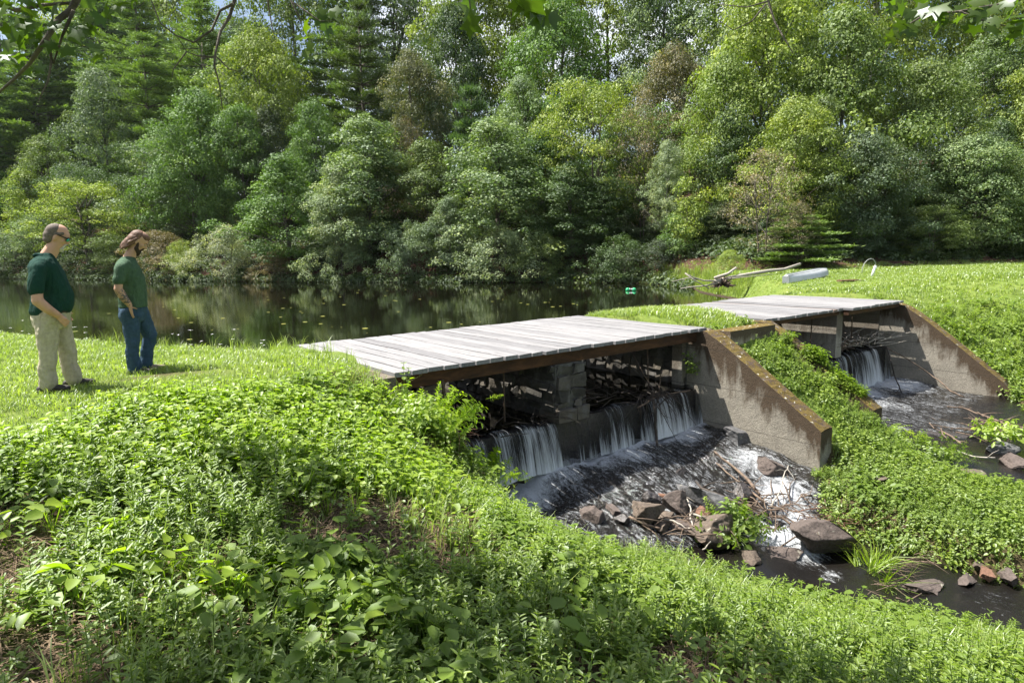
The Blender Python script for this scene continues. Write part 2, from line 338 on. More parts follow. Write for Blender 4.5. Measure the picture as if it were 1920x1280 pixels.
def sdist(px, py, poly):
    """signed distance to a closed polygon, negative inside"""
    px = np.asarray(px, float); py = np.asarray(py, float); d = np.full(px.shape, 1e18); ins = np.zeros(px.shape, bool); n = len(poly)
    for i in range(n):
        ax, ay = poly[i][:2]; bx, by = poly[(i + 1) % n][:2]; ex, ey = bx - ax, by - ay
        t = np.clip(((px - ax) * ex + (py - ay) * ey) / (ex * ex + ey * ey + 1e-12), 0, 1)
        d = np.minimum(d, (px - ax - t * ex) ** 2 + (py - ay - t * ey) ** 2)
        c = ((ay > py) != (by > py)); xi = ex * (py - ay) / (ey if abs(ey) > 1e-9 else 1e-9) + ax
        ins ^= c & (px < xi)
    d = np.sqrt(d); return np.where(ins, -d, d)

# ------------------------------------------------------------------ the lie of the land
def xy(p): return (float(p[0]), float(p[1]))
FOREST = [(-260, 190), (-140, 131), (-75, 92), (-37, 69.5), (-17, 59.5), (-3, 53.5), (6, 50.5), (10.5, 46.8), (12.3, 42), (13.7, 38.2), (20, 39.5), (34, 44), (60, 47), (140, 40), (400, 60), (400, 500), (-260, 500)]
POND = [(-150, 100), (-40, 31), (-25, 22.0), (-10.2, 13.6), (-6, 11.2), (-3.7, 10.7), xy(uv(.2, -3.5)), xy(uv(.8, -3.4)), xy(uv(.8, -.2)), xy(uv(U1, -.2)), xy(uv(U1, -3.4)),
        xy(uv(U2L + .34, -3.4)), xy(uv(U2L + .34, -.2)), xy(uv(U2R, -.2)), xy(uv(U2R, -3.4)), (8.6, 20), (10.0, 25), (10.9, 30), (10.7, 36), (11.6, 41), (10.3, 46.3), (6, 50), (-3, 53), (-17, 59), (-37, 69), (-75, 91.5), (-140, 130.5), (-200, 140)]
STREAM1 = [xy(uv(.85, -.1)), xy(uv(.9, 1)), xy(uv(1.1, 2.3)), (1.15, 6.95), (2.0, 6.75), (2.9, 6.55), (3.8, 6.35), (4.8, 6.1), (6.0, 5.6), (9, 4.2), (10, 5.6), (7.3, 6.8), xy(at(1920, 1098, -2.5)), xy(at(1770, 1062, -2.5)), xy(at(1650, 1022, -2.5)),
           xy(at(1550, 985, -2.35)), xy(at(1510, 890, -2.1)), xy(uv(U1, 2.35)), xy(uv(U1, -.1))]
STREAM2 = [xy(uv(U2L + .34, -.1)), xy(uv(U2L + .34, 2.3)), xy(at(1668, 836, -2.1)), xy(at(1750, 882, -2.15)), xy(at(1830, 905, -2.2)), xy(at(1925, 926, -2.25)), (11, 8.3), (13.5, 7.2), (15, 10), xy(at(1925, 780, -2.2)), xy(uv(U2R, 2.45)), xy(uv(U2R, -.1))]
CP = [(-5, 7, 0), (-4.7, 7.9, 0), (-10, 8, .02), (-10, 12, 0), (-6, 10.2, 0), (-3.4, 9.9, -.02), (-1.75, 7.75, -.05), (-18, 14, 0), (-16, 5, .1), (-6, 3.2, -.05), (-8, -3, .1),
      (-2.4, 2.7, -.40), (-3.2, 4.6, -.16), (-2.2, 6.2, -.12), (-1.2, 5.0, -.42), (-.2, 2.7, -.66), (1.3, 2.7, -.86), (2.5, 2.8, -1.0), (0, 0, -.35), (0, -5, -.3), (5, -4, -.9), (10, -8, -.9),
      (-.95, 7.35, -.5), (-.45, 6.7, -1.08), (.1, 6.3, -1.42), (.8, 6.15, -1.62), (1.67, 5.9, -1.78), (2.5, 5.65, -2.0), (3.5, 5.5, -2.12), (4.3, 5.25, -2.2), (6, 4.5, -2.25), (0.4, 4.7, -.95), (2.0, 4.3, -1.35), (3.6, 3.9, -1.5), (5, 2, -1.3),
      (1.2, 3.7, -1.0), (-.9, 3.8, -.6)]
def cuv(u, v, z): p = uv(u, v, z); return (p[0], p[1], z)
CP += [cuv(-.4, 0, -.06), cuv(-.4, -3.3, -.03), cuv(6.6, -3.3, -.03), cuv(8.0, -3.3, -.03), cuv(6.6, -.3, -.04), cuv(8.0, -.3, -.04), cuv(7.25, .45, -.32), cuv(7.25, 1.2, -.85), cuv(7.25, 2.1, -1.5), cuv(7.25, 2.8, -1.85),
       cuv(6.7, 3.2, -1.98), cuv(8.4, 3.2, -2.0), cuv(14.9, -.2, -.04), cuv(14.7, -3.3, -.03), cuv(15.0, .8, -.62), cuv(15.1, 1.8, -1.4), cuv(15.2, 2.8, -1.9), cuv(17.5, 1.2, -.35), cuv(17.5, 3.6, -1.25), cuv(17, 5, -1.9), cuv(20, 3, -.3), cuv(22, 6, -.7), cuv(20, 8, -1.7)]
for (px_, py_, z_) in ((1560, 880, -1.98), (1650, 870, -1.95), (1750, 900, -2.0), (1860, 940, -2.05), (1600, 960, -2.12), (1700, 1000, -2.25), (1880, 1050, -2.3), (1910, 960, -2.1), (1990, 980, -2.1)):
    p = at(px_, py_, z_); CP.append((p[0], p[1], z_))
CP += [(12, 22, 0), (16, 18, 0), (22, 22, 0), (22, 12, -.2), (12, 28, 0), (20, 30, 0), (-20, 24, 0), (14, 4, -1.8), (12, 7, -2.05), (9, 7.2, -2.1), (18, 0, -1.2), (-20, -6, 0)]
CP = np.array(CP, float)
def tps_fit(P, lam=.02):
    n = len(P); d = np.hypot(P[:, None, 0] - P[None, :, 0], P[:, None, 1] - P[None, :, 1]); Kx = np.where(d > 0, d * d * np.log(d + 1e-12), 0) + lam * np.eye(n)
    A = np.zeros((n + 3, n + 3)); A[:n, :n] = Kx; A[:n, n] = 1; A[:n, n + 1:] = P[:, :2]; A[n:, :n] = A[:n, n:].T
    return np.linalg.solve(A, np.concatenate([P[:, 2], [0, 0, 0]]))
TW = tps_fit(CP)
def tps(x, y):
    z = TW[-3] + TW[-2] * x + TW[-1] * y
    for i, (cx, cy, _) in enumerate(CP):
        d2 = (x - cx) ** 2 + (y - cy) ** 2; z = z + TW[i] * .5 * d2 * np.log(d2 + 1e-12)
    return z
SP = [(.9, 0, -1.66), (2.5, 0, -1.68), (4.2, 0, -1.70), (6, 0, -1.68), (1, .6, -1.74), (3.5, .6, -1.74), (6, .6, -1.72), (1, 1.2, -1.9), (3.5, 1.2, -1.88), (6, 1.2, -1.88), (1.1, 2.3, -2.06), (3.5, 2.3, -2.06), (6, 2.3, -2.03), (9, 0, -1.95), (11.3, 0, -1.97), (14, 0, -1.97), (9, 2, -2.08), (14, 2.3, -2.12), (11.5, 3.5, -2.18), (11.5, 5, -2.25), (14, 5, -2.25)]
SP = [(*xy(uv(u, v)), z) for u, v, z in SP]
for px_, py_, z_ in ((1250, 950, -2.12), (1400, 940, -2.2), (1480, 980, -2.3), (1480, 1020, -2.45), (1400, 1010, -2.35), (1540, 1060, -2.52), (1700, 1090, -2.55), (1650, 1030, -2.54), (1900, 1120, -2.58), (1900, 1180, -2.58), (1350, 1040, -2.5), (1550, 1100, -2.55), (1000, 960, -2.1)):
    SP.append((*xy(at(px_, py_, z_)), z_))
SP += [(9, 5, -2.65), (1.5, 6.9, -2.35), (3, 6.6, -2.5)]
SP = np.array(SP)
def surf(x, y):
    """water level of the two streams: inverse-distance blend"""
    x = np.asarray(x, float); y = np.asarray(y, float); num = 0; den = 0
    for sx, sy, sz in SP:
        q = 1 / ((x - sx) ** 2 + (y - sy) ** 2 + .05) ** 1.6; num = num + q * sz; den = den + q
    return num / den
def terrain(x, y, full=False):
    x = np.asarray(x, float); y = np.asarray(y, float)
    near = tps(x, y); r = np.hypot(x - 3, y - 8); wn = smoothstep((r - 20) / 12)
    far = np.where(y < 0, -.3, 0.)
    L = near * (1 - wn) + far * wn
    df = -sdist(x, y, FOREST)                         # metres inside the forest
    steep = .43 * (1 - .6 * smoothstep((x - 10) / 18) * (1 - smoothstep((df - 6) / 14)))
    hill = np.where(df > 0, 21 * (1 - np.exp(-np.maximum(df, 0) * steep / 21)) , 0)
    L = L + hill - .9 * smoothstep((df + 1.5) / 1.5) * (x < 10.6) * (1 - smoothstep(df / 3.5))
    dp = sdist(x, y, POND); u, v = uvA(x, y)
    dam = (u > -.3) & (u < 14.8) & (v > -3.45)
    wd = np.where(dam, .22, np.where(y > 30, 1.4, .95))
    z = np.where(dp < 0, np.maximum(-1.0 + dp * .9, -2.3), -1.0 + (L + 1.0) * smoothstep(dp / wd))
    z = np.where(dp < 0, np.where(dam, -1.5, z), z)
    s1 = sdist(x, y, STREAM1); s2 = sdist(x, y, STREAM2); s = np.minimum(s1, s2); sf = surf(x, y)
    walls = ((v < 2.3) & (v > -.3) & (u > U1 - .3) & (u < U2R + .3))
    ws = np.where(walls, .16, .55); wo = np.where(walls, .14, 0.)
    z = np.where(s < 0, sf - .30 + .22 * smoothstep(1 + s / .5), np.minimum(z, sf - .08 + (np.maximum(z, sf + .02) - sf + .08) * smoothstep((s - wo) / ws)) * (s < 2.0) + z * (s >= 2.0))
    if full:
        soil = np.clip(smoothstep(1 - (np.abs(x - .5) / 6)) * (z < -.12) * (y < 9) + (s < .5) * .9 + .9 * np.exp(-(((x + 4.15 + .6 * (y - 7.3)) / .75) ** 2 + ((y - 7.35) / .16) ** 2)), 0, 1)
        return z, soil, smoothstep((df + .8) / 1.2), (np.minimum(s, dp) < .12).astype(float)
    return z
def tz(x, y): return float(terrain(np.array([x]), np.array([y]))[0])
gx = np.unique(np.concatenate([np.arange(-12, 20, .11), np.arange(-100, 60, 1.0), np.linspace(-300, 400, 70)]).round(3))
gy = np.unique(np.concatenate([np.arange(1, 20, .11), np.arange(-20, 115, .8), np.linspace(-30, 480, 80)]).round(3))
GX, GY = np.meshgrid(gx, gy)
GZ, soil, litter, bedm = terrain(GX.ravel(), GY.ravel(), True)
rel = np.array([mnoise.noise(Vector((a * .9, b_ * .9, 0))) for a, b_ in zip(GX.ravel(), GY.ravel())])
GZ = GZ + rel * (.05 * soil + .35 * litter)
V = np.stack([GX.ravel(), GY.ravel(), GZ], 1); nx_, ny_ = len(gx), len(gy)
idx = (np.arange(ny_ - 1)[:, None] * nx_ + np.arange(nx_ - 1)[None, :]).ravel()
Fc = np.stack([idx, idx + 1, idx + nx_ + 1, idx + nx_], 1)
g = link('ground', mesh_np('ground', V, Fc, M['ground'], {'soil': ('POINT', soil), 'litter': ('POINT', litter), 'bed': ('POINT', bedm)}, True))
tag(g, kind='structure')

# pond
me = mesh_np('pond', np.array([(x, y, POND_Z) for x, y in POND]), [list(range(len(POND)))[::-1]], M['pond'])
bm = bmesh.new(); bm.from_mesh(me); bmesh.ops.triangulate(bm, faces=bm.faces[:]); bmesh.ops.recalc_face_normals(bm, faces=bm.faces[:])
if sum(f.normal.z for f in bm.faces) < 0: bmesh.ops.reverse_faces(bm, faces=bm.faces[:])
bm.to_mesh(me); bm.free(); tag(link('pond', me), kind='structure')

# ------------------------------------------------------------------ streams and falls (object axes = bridge axes so the flow runs along local y)
def frame_obj(name, V, Fc, mat, attrs=None, smooth=False, parent=None):
    """V in world space -> object whose local x runs along the bridge and local y upstream"""
    V = np.asarray(V, float); c = V.mean(0); q = V - c
    L = np.stack([q @ BU, q @ (-BV), q[:, 2]], 1)
    o = link(name, mesh_np(name, L, Fc, mat, attrs, smooth), parent, tuple(c), YAW); return o
def wnoise(x, y, s, seed=0): return np.array([mnoise.fractal(Vector((a * s, b_ * s, seed)), 1.0, 2.0, 4) for a, b_ in zip(x, y)])
FOAM1 = [(*xy(at(px_, py_, z_)), r_, a_) for px_, py_, z_, r_, a_ in ((945, 910, -1.72, .4, 1.1), (1000, 895, -1.72, .35, .9), (1060, 885, -1.75, .35, .7), (1130, 862, -1.75, .35, .8), (1180, 850, -1.75, .35, .9), (1240, 820, -1.72, .3, .6), (1285, 808, -1.72, .4, .9),
    (1410, 880, -2.1, .45, .75), (1460, 920, -2.15, .45, .9), (1500, 970, -2.3, .3, .9), (1430, 960, -2.25, .3, .6), (1460, 1010, -2.4, .35, 1.1), (1500, 1040, -2.5, .25, .9), (1160, 940, -2.1, .3, .4), (1290, 920, -2.1, .4, .6), (1350, 930, -2.1, .3, .5), (1240, 990, -2.3, .3, .3), (1560, 1075, -2.5, .15, .6), (1880, 1130, -2.58, .5, .35))]
FOAM2 = [(*xy(at(px_, py_, z_)), r_, a_) for px_, py_, z_, r_, a_ in ((1600, 735, -2.0, .7, 1.0), (1680, 720, -2.0, .7, 1.0), (1660, 760, -2.05, .8, .6), (1690, 790, -2.1, .7, .5), (1740, 760, -2.08, .8, .45), (1790, 800, -2.15, .5, .55), (1760, 815, -2.15, .4, .6), (1820, 760, -2.15, .8, .3), (1900, 780, -2.2, .6, .3))]
def nz_u(u): return np.array([mnoise.noise(Vector((a * 1.4, 2.2, 0))) for a in u])
def water_sheet(name, poly, foams, step=.07):
    P = np.array([p[:2] for p in poly]); xs = np.arange(P[:, 0].min() - .5, min(P[:, 0].max(), 12) + .5, step); ys = np.arange(P[:, 1].min() - .5, P[:, 1].max() + .5, step)
    X, Y = np.meshgrid(xs, ys); X = X.ravel(); Y = Y.ravel(); s = sdist(X, Y, poly); foam = np.zeros_like(X)
    for fx, fy, fr, fa in foams: foam = np.maximum(foam, fa * np.exp(-((X - fx) ** 2 + (Y - fy) ** 2) / (2 * fr * fr)))
    u, v = uvA(X, Y); foam = np.maximum(foam, (1.05 + .35 * nz_u(u)) * np.exp(-np.maximum(v - .12, 0) / .22) * (v < 1.5)); foam = np.maximum(foam, .45 * (v < 2.2) * (v > -.2) * (u > .8) * (u < U2R)) 
    foam = np.clip(foam, 0, 1.1)
    Z = surf(X, Y) + (.012 + .055 * foam) * (wnoise(u * .9, v * .45, 4.2) ) + .02 * foam * wnoise(X, Y, 11, 3)
    nx_, ny_ = len(xs), len(ys); idx = (np.arange(ny_ - 1)[:, None] * nx_ + np.arange(nx_ - 1)[None, :]).ravel()
    Fq = np.stack([idx, idx + 1, idx + nx_ + 1, idx + nx_], 1)
    keep = (s[Fq].min(1) < .16) & (v[Fq].min(1) > -.12); keep &= ~((u[Fq].max(1) > U1 + .1) & (v[Fq].max(1) < 2.2) & (u[Fq].min(1) < U2L + .2))
    Fq = Fq[keep]; used, inv = np.unique(Fq.ravel(), return_inverse=True)
    return tag(frame_obj(name, np.stack([X, Y, Z], 1)[used], inv.reshape(-1, 4), M['stream'], {'foam': ('POINT', foam[used])}, True), kind='structure')
water_sheet('stream', STREAM1, FOAM1); water_sheet('stream', STREAM2, FOAM2, .09)
def waterfall(u0, u1, skip=(), zb=-1.93, sz=SILL_Z):
    us = np.arange(u0, u1, .025); prof = [(-.34, POND_Z - .005, 0), (-.22, (POND_Z + sz) / 2 + .01, 0), (-.1, sz + .02, 0), (-.05, sz - .02, .1)] + [(-.05 + .16 * (i / 12) ** .6, sz - .02 + (zb - sz) * (i / 12), .1 + .5 * (i / 12) ** 2) for i in range(1, 13)]
    V = []; fo = []
    for u in us:
        pres = float(np.interp(u, [2.3, 2.6, 3.6, 3.8, 4.3, 4.5, 4.7, 4.9], [0, .30, .25, .05, .05, .2, .18, 0])) if u0 < 3 else 0.; nzv = mnoise.fractal(Vector((u * 5.1, 3.3, 0)), 1, 2, 3); big = mnoise.noise(Vector((u * 1.1, 9, 0)))
        for k_, (v, z, f) in enumerate(prof):
            t = k_ / (len(prof) - 1); V.append(uv(u + .01 * mnoise.noise(Vector((u * 9, z * 3, 1))), v + t * (.05 * nzv + .05 * big) + .02 * t, z)); fo.append(f + .5 * big * (k_ > 2) - pres)
    m_ = len(prof); Fq = []
    for i in range(len(us) - 1):
        if any(a < us[i] < b_ for a, b_ in skip): continue
        for k_ in range(m_ - 1): Fq.append((i * m_ + k_, i * m_ + k_ + 1, (i + 1) * m_ + k_ + 1, (i + 1) * m_ + k_))
    return tag(frame_obj('waterfall', V, np.array(Fq), M['fall'], {'foam': ('POINT', fo)}, True), kind='structure')
waterfall(.85, U1 - .01, [(3.36, 3.44)], -1.72); waterfall(U2L + .36, U2R - .01, [(11.9, 12.05)], -2.03, -1.18)

# ------------------------------------------------------------------ the dam: weirs, abutments, piers, decks
def uvbox(mb, u0, u1, v0, v1, z0, z1, a=.5, jit=0): 
    mb.box(((u0 + u1) / 2, -(v0 + v1) / 2, (z0 + z1) / 2), (abs(u1 - u0), abs(v1 - v0), abs(z1 - z0)), 0, a, jit)
def uvbuild(mb, name, mat, parent=None, smooth=False):
    """mesh whose collected points are (u, -v, z); the empty parent carries O and the yaw"""
    V = np.array(mb.V, float)
    if parent is None:
        c = V.mean(0); c[2] = V[:, 2].min(); me = mesh_np(name, V - c, mb.F, mat, {'var': ('FACE', mb.A), 'edge': ('POINT', mb.E)}, smooth)
        return link(name, me, None, tuple(uv(c[0], -c[1], c[2])), YAW)
    me = mesh_np(name, V - np.array(parent['_c'][:]), mb.F, mat, {'var': ('FACE', mb.A), 'edge': ('POINT', mb.E)}, smooth)
    return link(name, me, parent)
def uvempty(name, u, v, z, label, cat, group=None):
    o = empty(name, tuple(uv(u, v, z)), label, cat, group); o.rotation_euler = (0, 0, YAW); o['_c'] = (u, -v, z); return o
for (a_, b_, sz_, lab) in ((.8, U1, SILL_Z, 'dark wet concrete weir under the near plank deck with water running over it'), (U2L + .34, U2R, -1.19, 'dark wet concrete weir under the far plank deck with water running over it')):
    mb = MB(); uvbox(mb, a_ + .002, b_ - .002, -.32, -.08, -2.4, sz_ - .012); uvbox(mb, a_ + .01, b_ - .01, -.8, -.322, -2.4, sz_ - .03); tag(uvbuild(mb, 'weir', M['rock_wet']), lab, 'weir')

def profile_wall(mb, u0, u1, prof, zb, nseg=64):
    """wall between u0 and u1 whose top follows prof [(v,z)...]; subdivided so the faces can be stained from the top edge"""
    vs = np.linspace(prof[0][0], prof[-1][0], nseg); zt = np.interp(vs, [p[0] for p in prof], [p[1] for p in prof]); rows = [0, .06, .2, .45, .75, 1.0]
    for face in (0, 1):
        u = (u0, u1)[face]; V = []; E = []
        for v, z in zip(vs, zt):
            z2 = z + .014 * mnoise.noise(Vector((v * 6, u * 3, 0))) + .016 * min(0, mnoise.noise(Vector((v * 17, u * 9, 4))) )
            for r_ in rows: V.append((u + .006 * mnoise.noise(Vector((v * 5, z * 5 + r_, u))), -v, z2 + (zb - z2) * r_)); E.append(max(0, 1 - (z2 - zb) * r_ / .8))
        n_ = len(rows); Fq = [(i * n_ + j, i * n_ + j + 1, (i + 1) * n_ + j + 1, (i + 1) * n_ + j) for i in range(nseg - 1) for j in range(n_ - 1)]
        if face: Fq = [f[::-1] for f in Fq]
        mb.add(V, Fq, .5, E)
        if not face: A0 = V
        else: A1 = V
    n_ = len(rows)
    cols = 4; V = []; E = []
    for i in range(nseg):
        for k_ in range(cols + 1):
            t = k_ / cols; a, b_ = A0[i * n_], A1[i * n_]; V.append((a[0] + (b_[0] - a[0]) * t, a[1], a[2] + (b_[2] - a[2]) * t + (.0 if k_ in (0, cols) else .012 + .02 * mnoise.noise(Vector((i * .7, k_, u0)))))); E.append(.8)
    mb.add(V, [(i * (cols + 1) + k_, i * (cols + 1) + k_ + 1, (i + 1) * (cols + 1) + k_ + 1, (i + 1) * (cols + 1) + k_) for i in range(nseg - 1) for k_ in range(cols)][::1], .5, E)
    for i in (0, nseg - 1):
        V = [A0[i * n_ + r_] for r_ in range(n_)] + [A1[i * n_ + r_] for r_ in range(n_)]
        mb.add(V, [(r_, r_ + 1, n_ + r_ + 1, n_ + r_) if i == 0 else (r_, n_ + r_, n_ + r_ + 1, r_ + 1) for r_ in range(n_ - 1)], .5, [max(0, 1 - (V[0][2] - q[2]) / .6) for q in V])
def stone_face(mb, axis, c0, c1, fixed, z0, z1, out, g_):
    z = z0
    while z < z1 - .03:
        h = min(g_.uniform(.08, .21), z1 - z); c = c0
        while c < c1 - .02:
            w_ = min(g_.uniform(.09, .36), c1 - c); w_ = c1 - c if c1 - c - w_ < .08 else w_; pr_ = g_.uniform(.0, .05) * out
            hh = h * g_.uniform(.7, 1.15)
            if axis == 'u': mb.box((c + w_ / 2, -(fixed + pr_ / 2), z + h / 2), (w_ - .016, abs(pr_) + .05, hh - .014), 0, g_.random(), .030)
            else: mb.box((fixed + pr_ / 2, -(c + w_ / 2), z + h / 2), (abs(pr_) + .05, w_ - .016, hh - .014), 0, g_.random(), .030)
            c += w_
        z += h
WING = [(-.28, -.07), (.02, -.04), (.12, -.06), (.32, -.16), (.55, -.30), (2.22, -1.42)]
# middle abutment (the grassy island between the two decks)
ab = uvempty('abutment', 7.2, 0, -2.3, 'mossy concrete abutment between the two decks, its two sloping walls holding a leafy bank', 'abutment')
mb = MB(); profile_wall(mb, U1, U1 + .36, WING, -2.35); uvbuild(mb, 'wing_wall', M['conc'], ab)['label'] = 'sunlit sloping wing wall with dark stains and moss on top'
mb = MB(); profile_wall(mb, U2L, U2L + .34, [(a, b_ + .02) for a, b_ in WING], -2.35); uvbuild(mb, 'wing_wall', M['conc'], ab)['label'] = 'sloping wing wall mostly buried in leaves'
mb = MB()
for i in range(8):
    for j in range(3):
        pass
uvbox(mb, U1 + .362, U2L - .002, .02, .36, -.42, -.055, .5); uvbuild(mb, 'cross_wall', M['moss'], ab)
mb = MB(); uvbox(mb, U1 - .015, U1 + .33, -3.5, -.285, -2.2, -.12); uvbuild(mb, 'stone_facing', M['mortar'], ab); mb = MB(); stone_face(mb, 'v', -3.5, -.3, U1 - .015, -1.3, -.13, -1, random.Random(8)); uvbuild(mb, 'stones', M['block'], ab)
mb = MB(); uvbox(mb, U2L + .02, U2L + .35, -3.5, -.285, -2.2, -.1); uvbuild(mb, 'side_wall', M['conc_plain'], ab)
mb = MB(); uvbox(mb, U1 + .04, U1 + .34, -3.45, .0, -.118, -.028); uvbuild(mb, 'ledge', M['conc_plain'], ab)
mb = MB(); uvbox(mb, U1 + .332, U2L + .018, -3.52, -3.3, -2.2, -.1); uvbuild(mb, 'back_wall', M['stone'], ab)
mb = MB(); uvbox(mb, U1 - .13, U1 - .017, -.52, -.3, -1.6, -.22); uvbuild(mb, 'pilaster', M['conc_plain'], ab)
# right abutment
ab = uvempty('abutment', 14.5, 0, -2.3, 'right concrete abutment whose long sloping wall is lit and stained brown along its top', 'abutment')
mb = MB(); profile_wall(mb, U2R, U2R + .36, [(-.28, -.06), (.02, -.05), (.3, -.12), (.8, -.45), (2.45, -1.75), (2.7, -2.1)], -2.45); uvbuild(mb, 'wing_wall', M['conc'], ab)
mb = MB(); uvbox(mb, U2R - .01, U2R + .33, -3.5, -.285, -2.2, -.1); uvbuild(mb, 'side_wall', M['conc_plain'], ab)
# left abutment
ab = uvempty('abutment', .5, 0, -2.3, 'left concrete abutment hidden in the weeds at the near end of the near deck', 'abutment')
mb = MB(); uvbox(mb, -.32, .0, -3.4, .06, -.4, -.035); uvbuild(mb, 'ledge', M['conc_plain'], ab)
mb = MB(); profile_wall(mb, .5, .82, [(-.28, -.5), (.02, -.66), (.4, -1.3), (.8, -1.9)], -2.35, 14); uvbuild(mb, 'wing_wall', M['conc_plain'], ab)
mb = MB(); uvbox(mb, .48, .8, -3.5, -.285, -2.2, -.3); uvbuild(mb, 'side_wall', M['conc_plain'], ab)
# piers
g_ = random.Random(3); pz0, pz1 = SILL_Z - .02, -.245
pr_o = uvempty('pier', 2.97, -1.7, pz0, 'rough stone and mortar pier standing on the weir under the near deck', 'pier')
mb = MB(); uvbox(mb, 2.68, 3.26, -3.3, -.08, pz0, pz1); uvbuild(mb, 'mortar', M['mortar'], pr_o)
mb = MB(); stone_face(mb, 'u', 2.68, 3.26, -.08, pz0 + .2, pz1, 1, g_); stone_face(mb, 'v', -3.3, -.08, 2.68, pz0, pz1, -1, g_); stone_face(mb, 'v', -3.3, -.08, 3.26, pz0, pz1, 1, g_)
mb.box((2.84, .05, pz0 + .1), (.34, .14, .2), 0, .9, .012); mb.box((3.16, .05, pz0 + .105), (.26, .16, .2), 0, .8, .012); uvbuild(mb, 'stones', M['block'], pr_o)
mb = MB(); uvbox(mb, UP2 - .02, UP2 + .27, -3.4, -.02, SILL_Z - .05, -.065); tag(uvbuild(mb, 'pier', M['conc_plain']), 'slim plain concrete pier standing on the weir under the far deck', 'pier')
# decks
def deck(u0, u1, v0, v1, label, extra=(), gaps={}, beams=True, z=0.):
    root = uvempty('plank_deck', (u0 + u1) / 2, (v0 + v1) / 2, -.25, label, 'bridge deck')
    mb = MB(); n = max(1, round((u1 - u0) / PS)); u = u0
    for k_ in range(n):
        w0, w1 = u0 + k_ * (u1 - u0) / n, u0 + (k_ + 1) * (u1 - u0) / n; gp = gaps.get(k_, 0)
        a = random.random() if k_ not in extra else 1.0
        a = min(a, .9) if k_ not in extra else 1.0
        tilt = random.uniform(-.004, .004); f_ = random.uniform(-.018, .018); bk = random.uniform(-.03, .03)
        zt = z + random.uniform(-.003, .003) - (.01 if k_ in extra else 0)
        q0, q1 = w0 + .013, w1 - .013 - gp; V = []; nn = 7
        for i in range(nn):
            v = v0 + bk + (v1 + f_ - v0 - bk) * i / (nn - 1); sag = .004 * math.sin(i * 1.3 + k_)
            V += [(q0, -v, zt + sag + tilt), (q0 + .006, -v, zt + sag + tilt + .004), (q1 - .006, -v, zt + sag - tilt + .004), (q1, -v, zt + sag - tilt), (q1, -v, zt - .05), (q0, -v, zt - .05)]
        Fq = [(i * 6 + j, i * 6 + (j + 1) % 6, (i + 1) * 6 + (j + 1) % 6, (i + 1) * 6 + j) for i in range(nn - 1) for j in range(6)] + [tuple(range(6))[::-1], tuple((nn - 1) * 6 + j for j in range(6))]
        mb.add(V, Fq, a)
    uvbuild(mb, 'planking', M['plank'], root)
    for vb in ((v1 - .09, v1 - .2), (v0 + .2, v0 + .09), ((v0 + v1) / 2 + .05, (v0 + v1) / 2 - .05)):
        mb = MB(); uvbox(mb, u0 + .03, u1 - .02, vb[1], vb[0], -.235 if beams else -.15, -.053); uvbuild(mb, 'beam', M['beam'], root)
    return root
deck(0, 26 * PS, -DW, .0, 'near plank deck of bleached grey boards on a rusty brown beam', gaps={9: .03, 10: .0, 23: .035, 25: .0})
deck(U2L + .16, 11.43, -DW + .05, .07, 'left half of the far plank deck, next to the grassy island', extra=(12,), gaps={12: .035, 4: .02}, beams=False)
deck(11.435, U2R + .03, -DW + .05, .26, 'right half of the far plank deck, reaching the grassy field', gaps={10: .03}, beams=False, z=.012)
# iron rods under the decks
def rod(px0, py0, px1, py1, v, label, r_=.014, mat='rod'):
    def hit(x, y):
        d = ray(x, y); t = ((uv(0, v) - CAM) @ BV) / (d @ BV); return CAM + d * t
    a, b_ = hit(px0, py0), hit(px1, py1); mb = MB(); c = b_; mb.tube([a - c, (a + b_) / 2 - c, b_ - c], r_, 7)
    return tag(link('iron_rod', mesh_np('iron_rod', mb.V, mb.F, M[mat], {'var': ('FACE', mb.A)}), None, tuple(c)), label, 'rod', 'iron rods under the decks')
rod(829, 712, 842, 812, -.05, 'leaning rusty iron rod at the leafy left end of the near weir', .022)
rod(944, 692, 946, 790, -.35, 'upright rusty iron rod between the left weeds and the stone pier')
rod(1213.5, 650, 1216, 728, -.35, 'upright rusty iron rod right of the stone pier')
rod(1457, 598, 1456, 625, -.3, 'short rod against the leftmost end of the far deck', .012)
rod(1523, 590, 1518, 668, -.3, 'upright iron rod left of the slim concrete pier')
rod(1599, 576, 1596, 640, -.3, 'upright iron rod right of the slim concrete pier')
rod(1647, 573, 1678, 625, -.25, 'slanting iron rod under the right half of the far deck')

